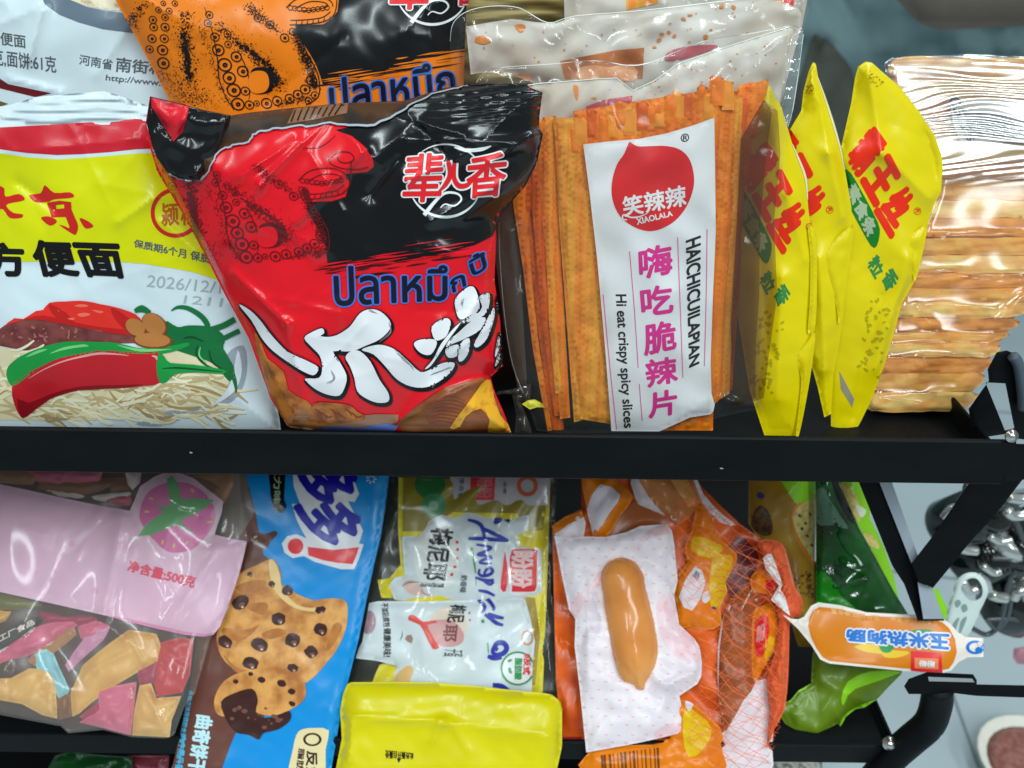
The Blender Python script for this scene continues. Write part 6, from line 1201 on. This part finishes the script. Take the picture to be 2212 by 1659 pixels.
lpw = Z('m', (92, 400), (180, 410), (250, 402), (370, 405), (480, 380), (560, 345), (700, 335), (730, 370), (742, 440), (762, 640), (742, 720), (770, 880), (850, 955), (880, 1000), (892, 1085), (890, 1160), (868, 1202), (770, 1268), (785, 1330), (802, 1385), (780, 1468), (650, 1500), (500, 1532), (265, 1575), (232, 1250), (202, 1000), (206, 850), (172, 800), (130, 600))
saus = Z('m', (346, 640), (350, 590), (372, 552), (400, 528), (440, 515), (485, 518), (530, 540), (560, 578), (582, 620), (602, 720), (622, 800), (642, 880), (655, 1000), (652, 1060), (640, 1120), (615, 1165), (590, 1190), (580, 1230), (555, 1238), (535, 1225), (520, 1205), (470, 1190), (440, 1140), (420, 1080), (392, 980), (372, 830))
def bulge(p, d):
    return 0
s = Sheet(NB(.004), lpw, .005, 40, noise=[(.0011, .008, 381), (.0004, .025, 382)], creases=crinkle(lpw, 14, .0016, 383, 30, 120, (4, 10)) + [(1285, 1290, 1300, 1330, 5, .002), (1262, 1240, 1275, 1480, 10, .0015), (1440, 1260, 1470, 1330, 6, .003), (1440, 1480, 1500, 1450, 8, .003)], back=.002, grid=7)
s.body(SWP)
for i in range(10):
    for j in range(24):
        q = Z('m', (150 + i * 74 + (j % 2) * 36 + rnd.uniform(-6, 6), 420 + j * 48 + rnd.uniform(-6, 6)))[0]
        s.stroke(REDM, [(q[0] - 4, q[1] - 1), (q[0], q[1] + 1), (q[0] + 4, q[1])], [.3, 1.5, .3], 1, sm=2, sub=(i * 24 + j) % 40)
BLUSH = ink('pack_blush', (222, 200, 208), rgb2=(220, 184, 192), nscale=(90, 90, 90), lo=.3, hi=.6); GREYW = ink('pack_grey_sheen', (206, 204, 214))
for pts, m_ in (([(262, 700), (320, 620), (385, 530), (440, 505), (470, 512), (360, 560), (342, 650), (280, 780), (262, 830)], BLUSH), ([(560, 415), (640, 350), (715, 340), (735, 380), (610, 410), (545, 480)], BLUSH), ([(180, 780), (240, 700), (262, 720), (215, 840)], BLUSH), ([(260, 640), (330, 700), (340, 900), (290, 1000), (262, 860)], GREYW), ([(650, 760), (740, 720), (850, 960), (880, 1080), (760, 1060), (670, 940)], BLUSH), ([(600, 1230), (700, 1180), (770, 1270), (780, 1360), (680, 1340)], GREYW), ([(640, 1460), (760, 1410), (780, 1465), (660, 1500)], BLUSH)): s.poly(m_, Z('m', *pts), 1, sm=4)
wp = s.build('sausage_pack', 'large white dotted pack with one whole brown sausage in the net bag', 'sausage pack', 'sausage packs inside the net bag')
s = Sheet(NB(.009), smooth(saus, 2), .014, 60, pw=.5, noise=(.0004, .012, 385), creases=[(1345, 1440, 1385, 1480, 5, -.0008), (1365, 1430, 1388, 1480, 4, -.0006), (1330, 1440, 1370, 1475, 4, -.0006)], back=.004, grid=5)
s.body(SAUS); s.build('sausage', parent=wp)
# the net itself
Snet = Sheet(NB(.008), net_lp, .010, 70, noise=(.001, .01, 386), back=None, grid=9)
def strands(lp_, step, ang, wd, m_, amp=5):
    a = np.array(lp_); lo, hi = a.min(0), a.max(0); L = np.linalg.norm(hi - lo); c = (lo + hi) / 2; k = 0
    t = np.array((math.cos(ang), math.sin(ang))); n_ = np.array((-t[1], t[0]))
    for o_ in np.arange(-L / 2, L / 2, step):
        u = np.arange(-L / 2, L / 2, 9.0)
        P = c + n_ * (o_ + amp * np.sin(u / 19.0 + o_ * .3) + 14 * np.sin(u * .006 + o_ * .01))[:, None] + t * u[:, None]
        inside = winding(P, [lp_]) != 0; run = []
        for q, f in list(zip(P, inside)) + [(None, False)]:
            if f: run.append(tuple(q))
            else:
                if len(run) > 2: Snet.stroke(m_, run, wd, 1, sm=0, clip=False, off=.0002 + (k % 7) * 3e-5)
                run = []
        k += 1
thin = Z('m', (800, 60), (1000, 240), (1220, 418), (1370, 560), (1365, 1000), (1345, 1340), (1270, 1640), (1000, 1700), (800, 1500), (900, 1100), (760, 640), (740, 330))
strands(thin, 12, .55, .8, NETR, 6); strands(thin, 13, 2.5, .8, NETR, 6); strands(thin, 37, .62, 1.2, NETC, 6)
left = Z('m', (90, 380), (240, 260), (520, 190), (740, 330), (760, 640), (890, 1100), (780, 1470), (270, 1570), (120, 1380), (85, 500))

nb = tag(mesh('net_bag', np.concatenate(Snet.V), np.concatenate(Snet.F), Snet.mats, Snet.FM, np.concatenate(Snet.N)), 'orange net bag full of small sausage packs, tied at its right side', 'net bag')
lp = Z('m', (1195, 440), (1250, 420), (1330, 440), (1352, 520), (1372, 600), (1400, 690), (1440, 745), (1425, 835), (1375, 850), (1366, 1000), (1362, 1150), (1342, 1340), (1285, 1450), (1240, 1560), (1262, 1350), (1245, 1180), (1300, 1000), (1310, 850), (1290, 740), (1325, 660), (1240, 520))
s = Sheet(NB(.005), smooth(lp, 2), .008, 24, noise=[(.0016, .03, 387), (.0008, .08, 388)], back=.002, grid=5); s.body(NETR)
for k in range(90):
    a = rnd.random(); x = 1255 + 70 * math.sin(a * 3.4) + rnd.uniform(-40, 60); y = 440 + a * 1050; s.stroke(NETC, Z('m', (x, y), (x + rnd.uniform(-14, 20), y + 35), (x + rnd.uniform(-20, 30), y + 75)), [.4, 1.6, .4], 1, sub=k % 30)
s.build('gathered_net', parent=nb)
s = Sheet(NB(.016), Z('m', (1225, 520), (1245, 500), (1270, 495), (1285, 530), (1310, 600), (1330, 665), (1318, 690), (1345, 730), (1372, 832), (1330, 800), (1290, 765), (1268, 745), (1300, 690), (1312, 668), (1240, 580)), .003, 12, noise=(.001, .03, 389), back=.001, grid=5); s.body(ink('tie_white', (216, 222, 222))); s.build('tie', parent=nb)
# hang tag
TAGO = ink('tag_orange', (204, 122, 18)); TAGW = ink('tag_white', (216, 214, 206)); TBL = ink('tag_blue', (22, 110, 196))
TG = Plane(-.020, 40, LT)
lp = Z('n', (245, 826), (290, 848), (330, 852), (362, 838), (400, 778), (440, 760), (560, 776), (700, 814), (880, 824), (1060, 830), (1120, 850), (1160, 880), (1195, 920), (1240, 948), (1335, 954), (1336, 1056), (1250, 1058), (1200, 1085), (1160, 1130), (1110, 1146), (900, 1132), (700, 1112), (600, 1102), (500, 1092), (450, 1070), (400, 990), (330, 905))
s = Sheet(TG, lp, .0015, 40, noise=(.0012, .005, 391), creases=[], back=.0004, grid=7); s.body(TAGW)
s.poly(TAGO, Z('n', (384, 885), (392, 840), (412, 805), (445, 784), (560, 796), (700, 832), (880, 842), (1050, 848), (1110, 866), (1150, 900), (1182, 960), (1192, 1030), (1175, 1085), (1150, 1120), (1100, 1130), (900, 1118), (700, 1098), (600, 1088), (500, 1078), (462, 1056), (430, 1010), (400, 950)), 1, sm=1)
s.poly(CORN, Z('n', (630, 1000), (700, 985), (780, 990), (850, 1020), (920, 1025), (930, 1040), (860, 1062), (800, 1058), (780, 1040), (700, 1030)), 2, sm=2); s.poly(SG, Z('n', (770, 990), (850, 995), (830, 1030), (790, 1030)), 3, sm=2); s.poly(SG, Z('n', (940, 915), (1000, 905), (1060, 912), (1050, 935), (960, 935)), 2, sm=2)
q = Z('n', (1150, 1020), (598, 968), (592, 908), (1148, 932))
s.text(LWH, '玉米热狗肠', q, 4, bold=5.2, n=12); s.text(TBL, '玉米热狗肠', q, 5, bold=1.9, n=8)
s.text(ink('tag_cream_text', (220, 170, 100)), '生产日期 净含量', Z('n', (770, 862), (510, 820), (505, 792), (770, 832)), 2, bold=.3); s.text(MATS['tag_cream_text'], '配料 鸡肉 玉米', Z('n', (1050, 880), (830, 860), (830, 836), (1050, 852)), 2, bold=.3)
s.poly(SR, Z('n', (945, 1022), (1108, 1034), (1114, 1142), (1000, 1138), (942, 1130)), 3); s.poly(ink('tag_peach', (226, 130, 80)), Z('n', (962, 1060), (1092, 1066), (1092, 1124), (962, 1118)), 4); s.text(LWH, '盼盼', Z('n', (1068, 1112), (985, 1106), (988, 1076), (1070, 1080)), 5, bold=.8)
s.ring(TBL, Z('n', (1292, 1004))[0], 20, 7, 2, sq=.75, n=26); s.disc(TBL, Z('n', (1310, 1020))[0], 9, 2, .8, .3, n=10, jag=.2, sub=3); s.disc(TAGW, Z('n', (1318, 985))[0], 6, 3, .7, .5, n=8)
s.build('hang_tag', parent=nb)
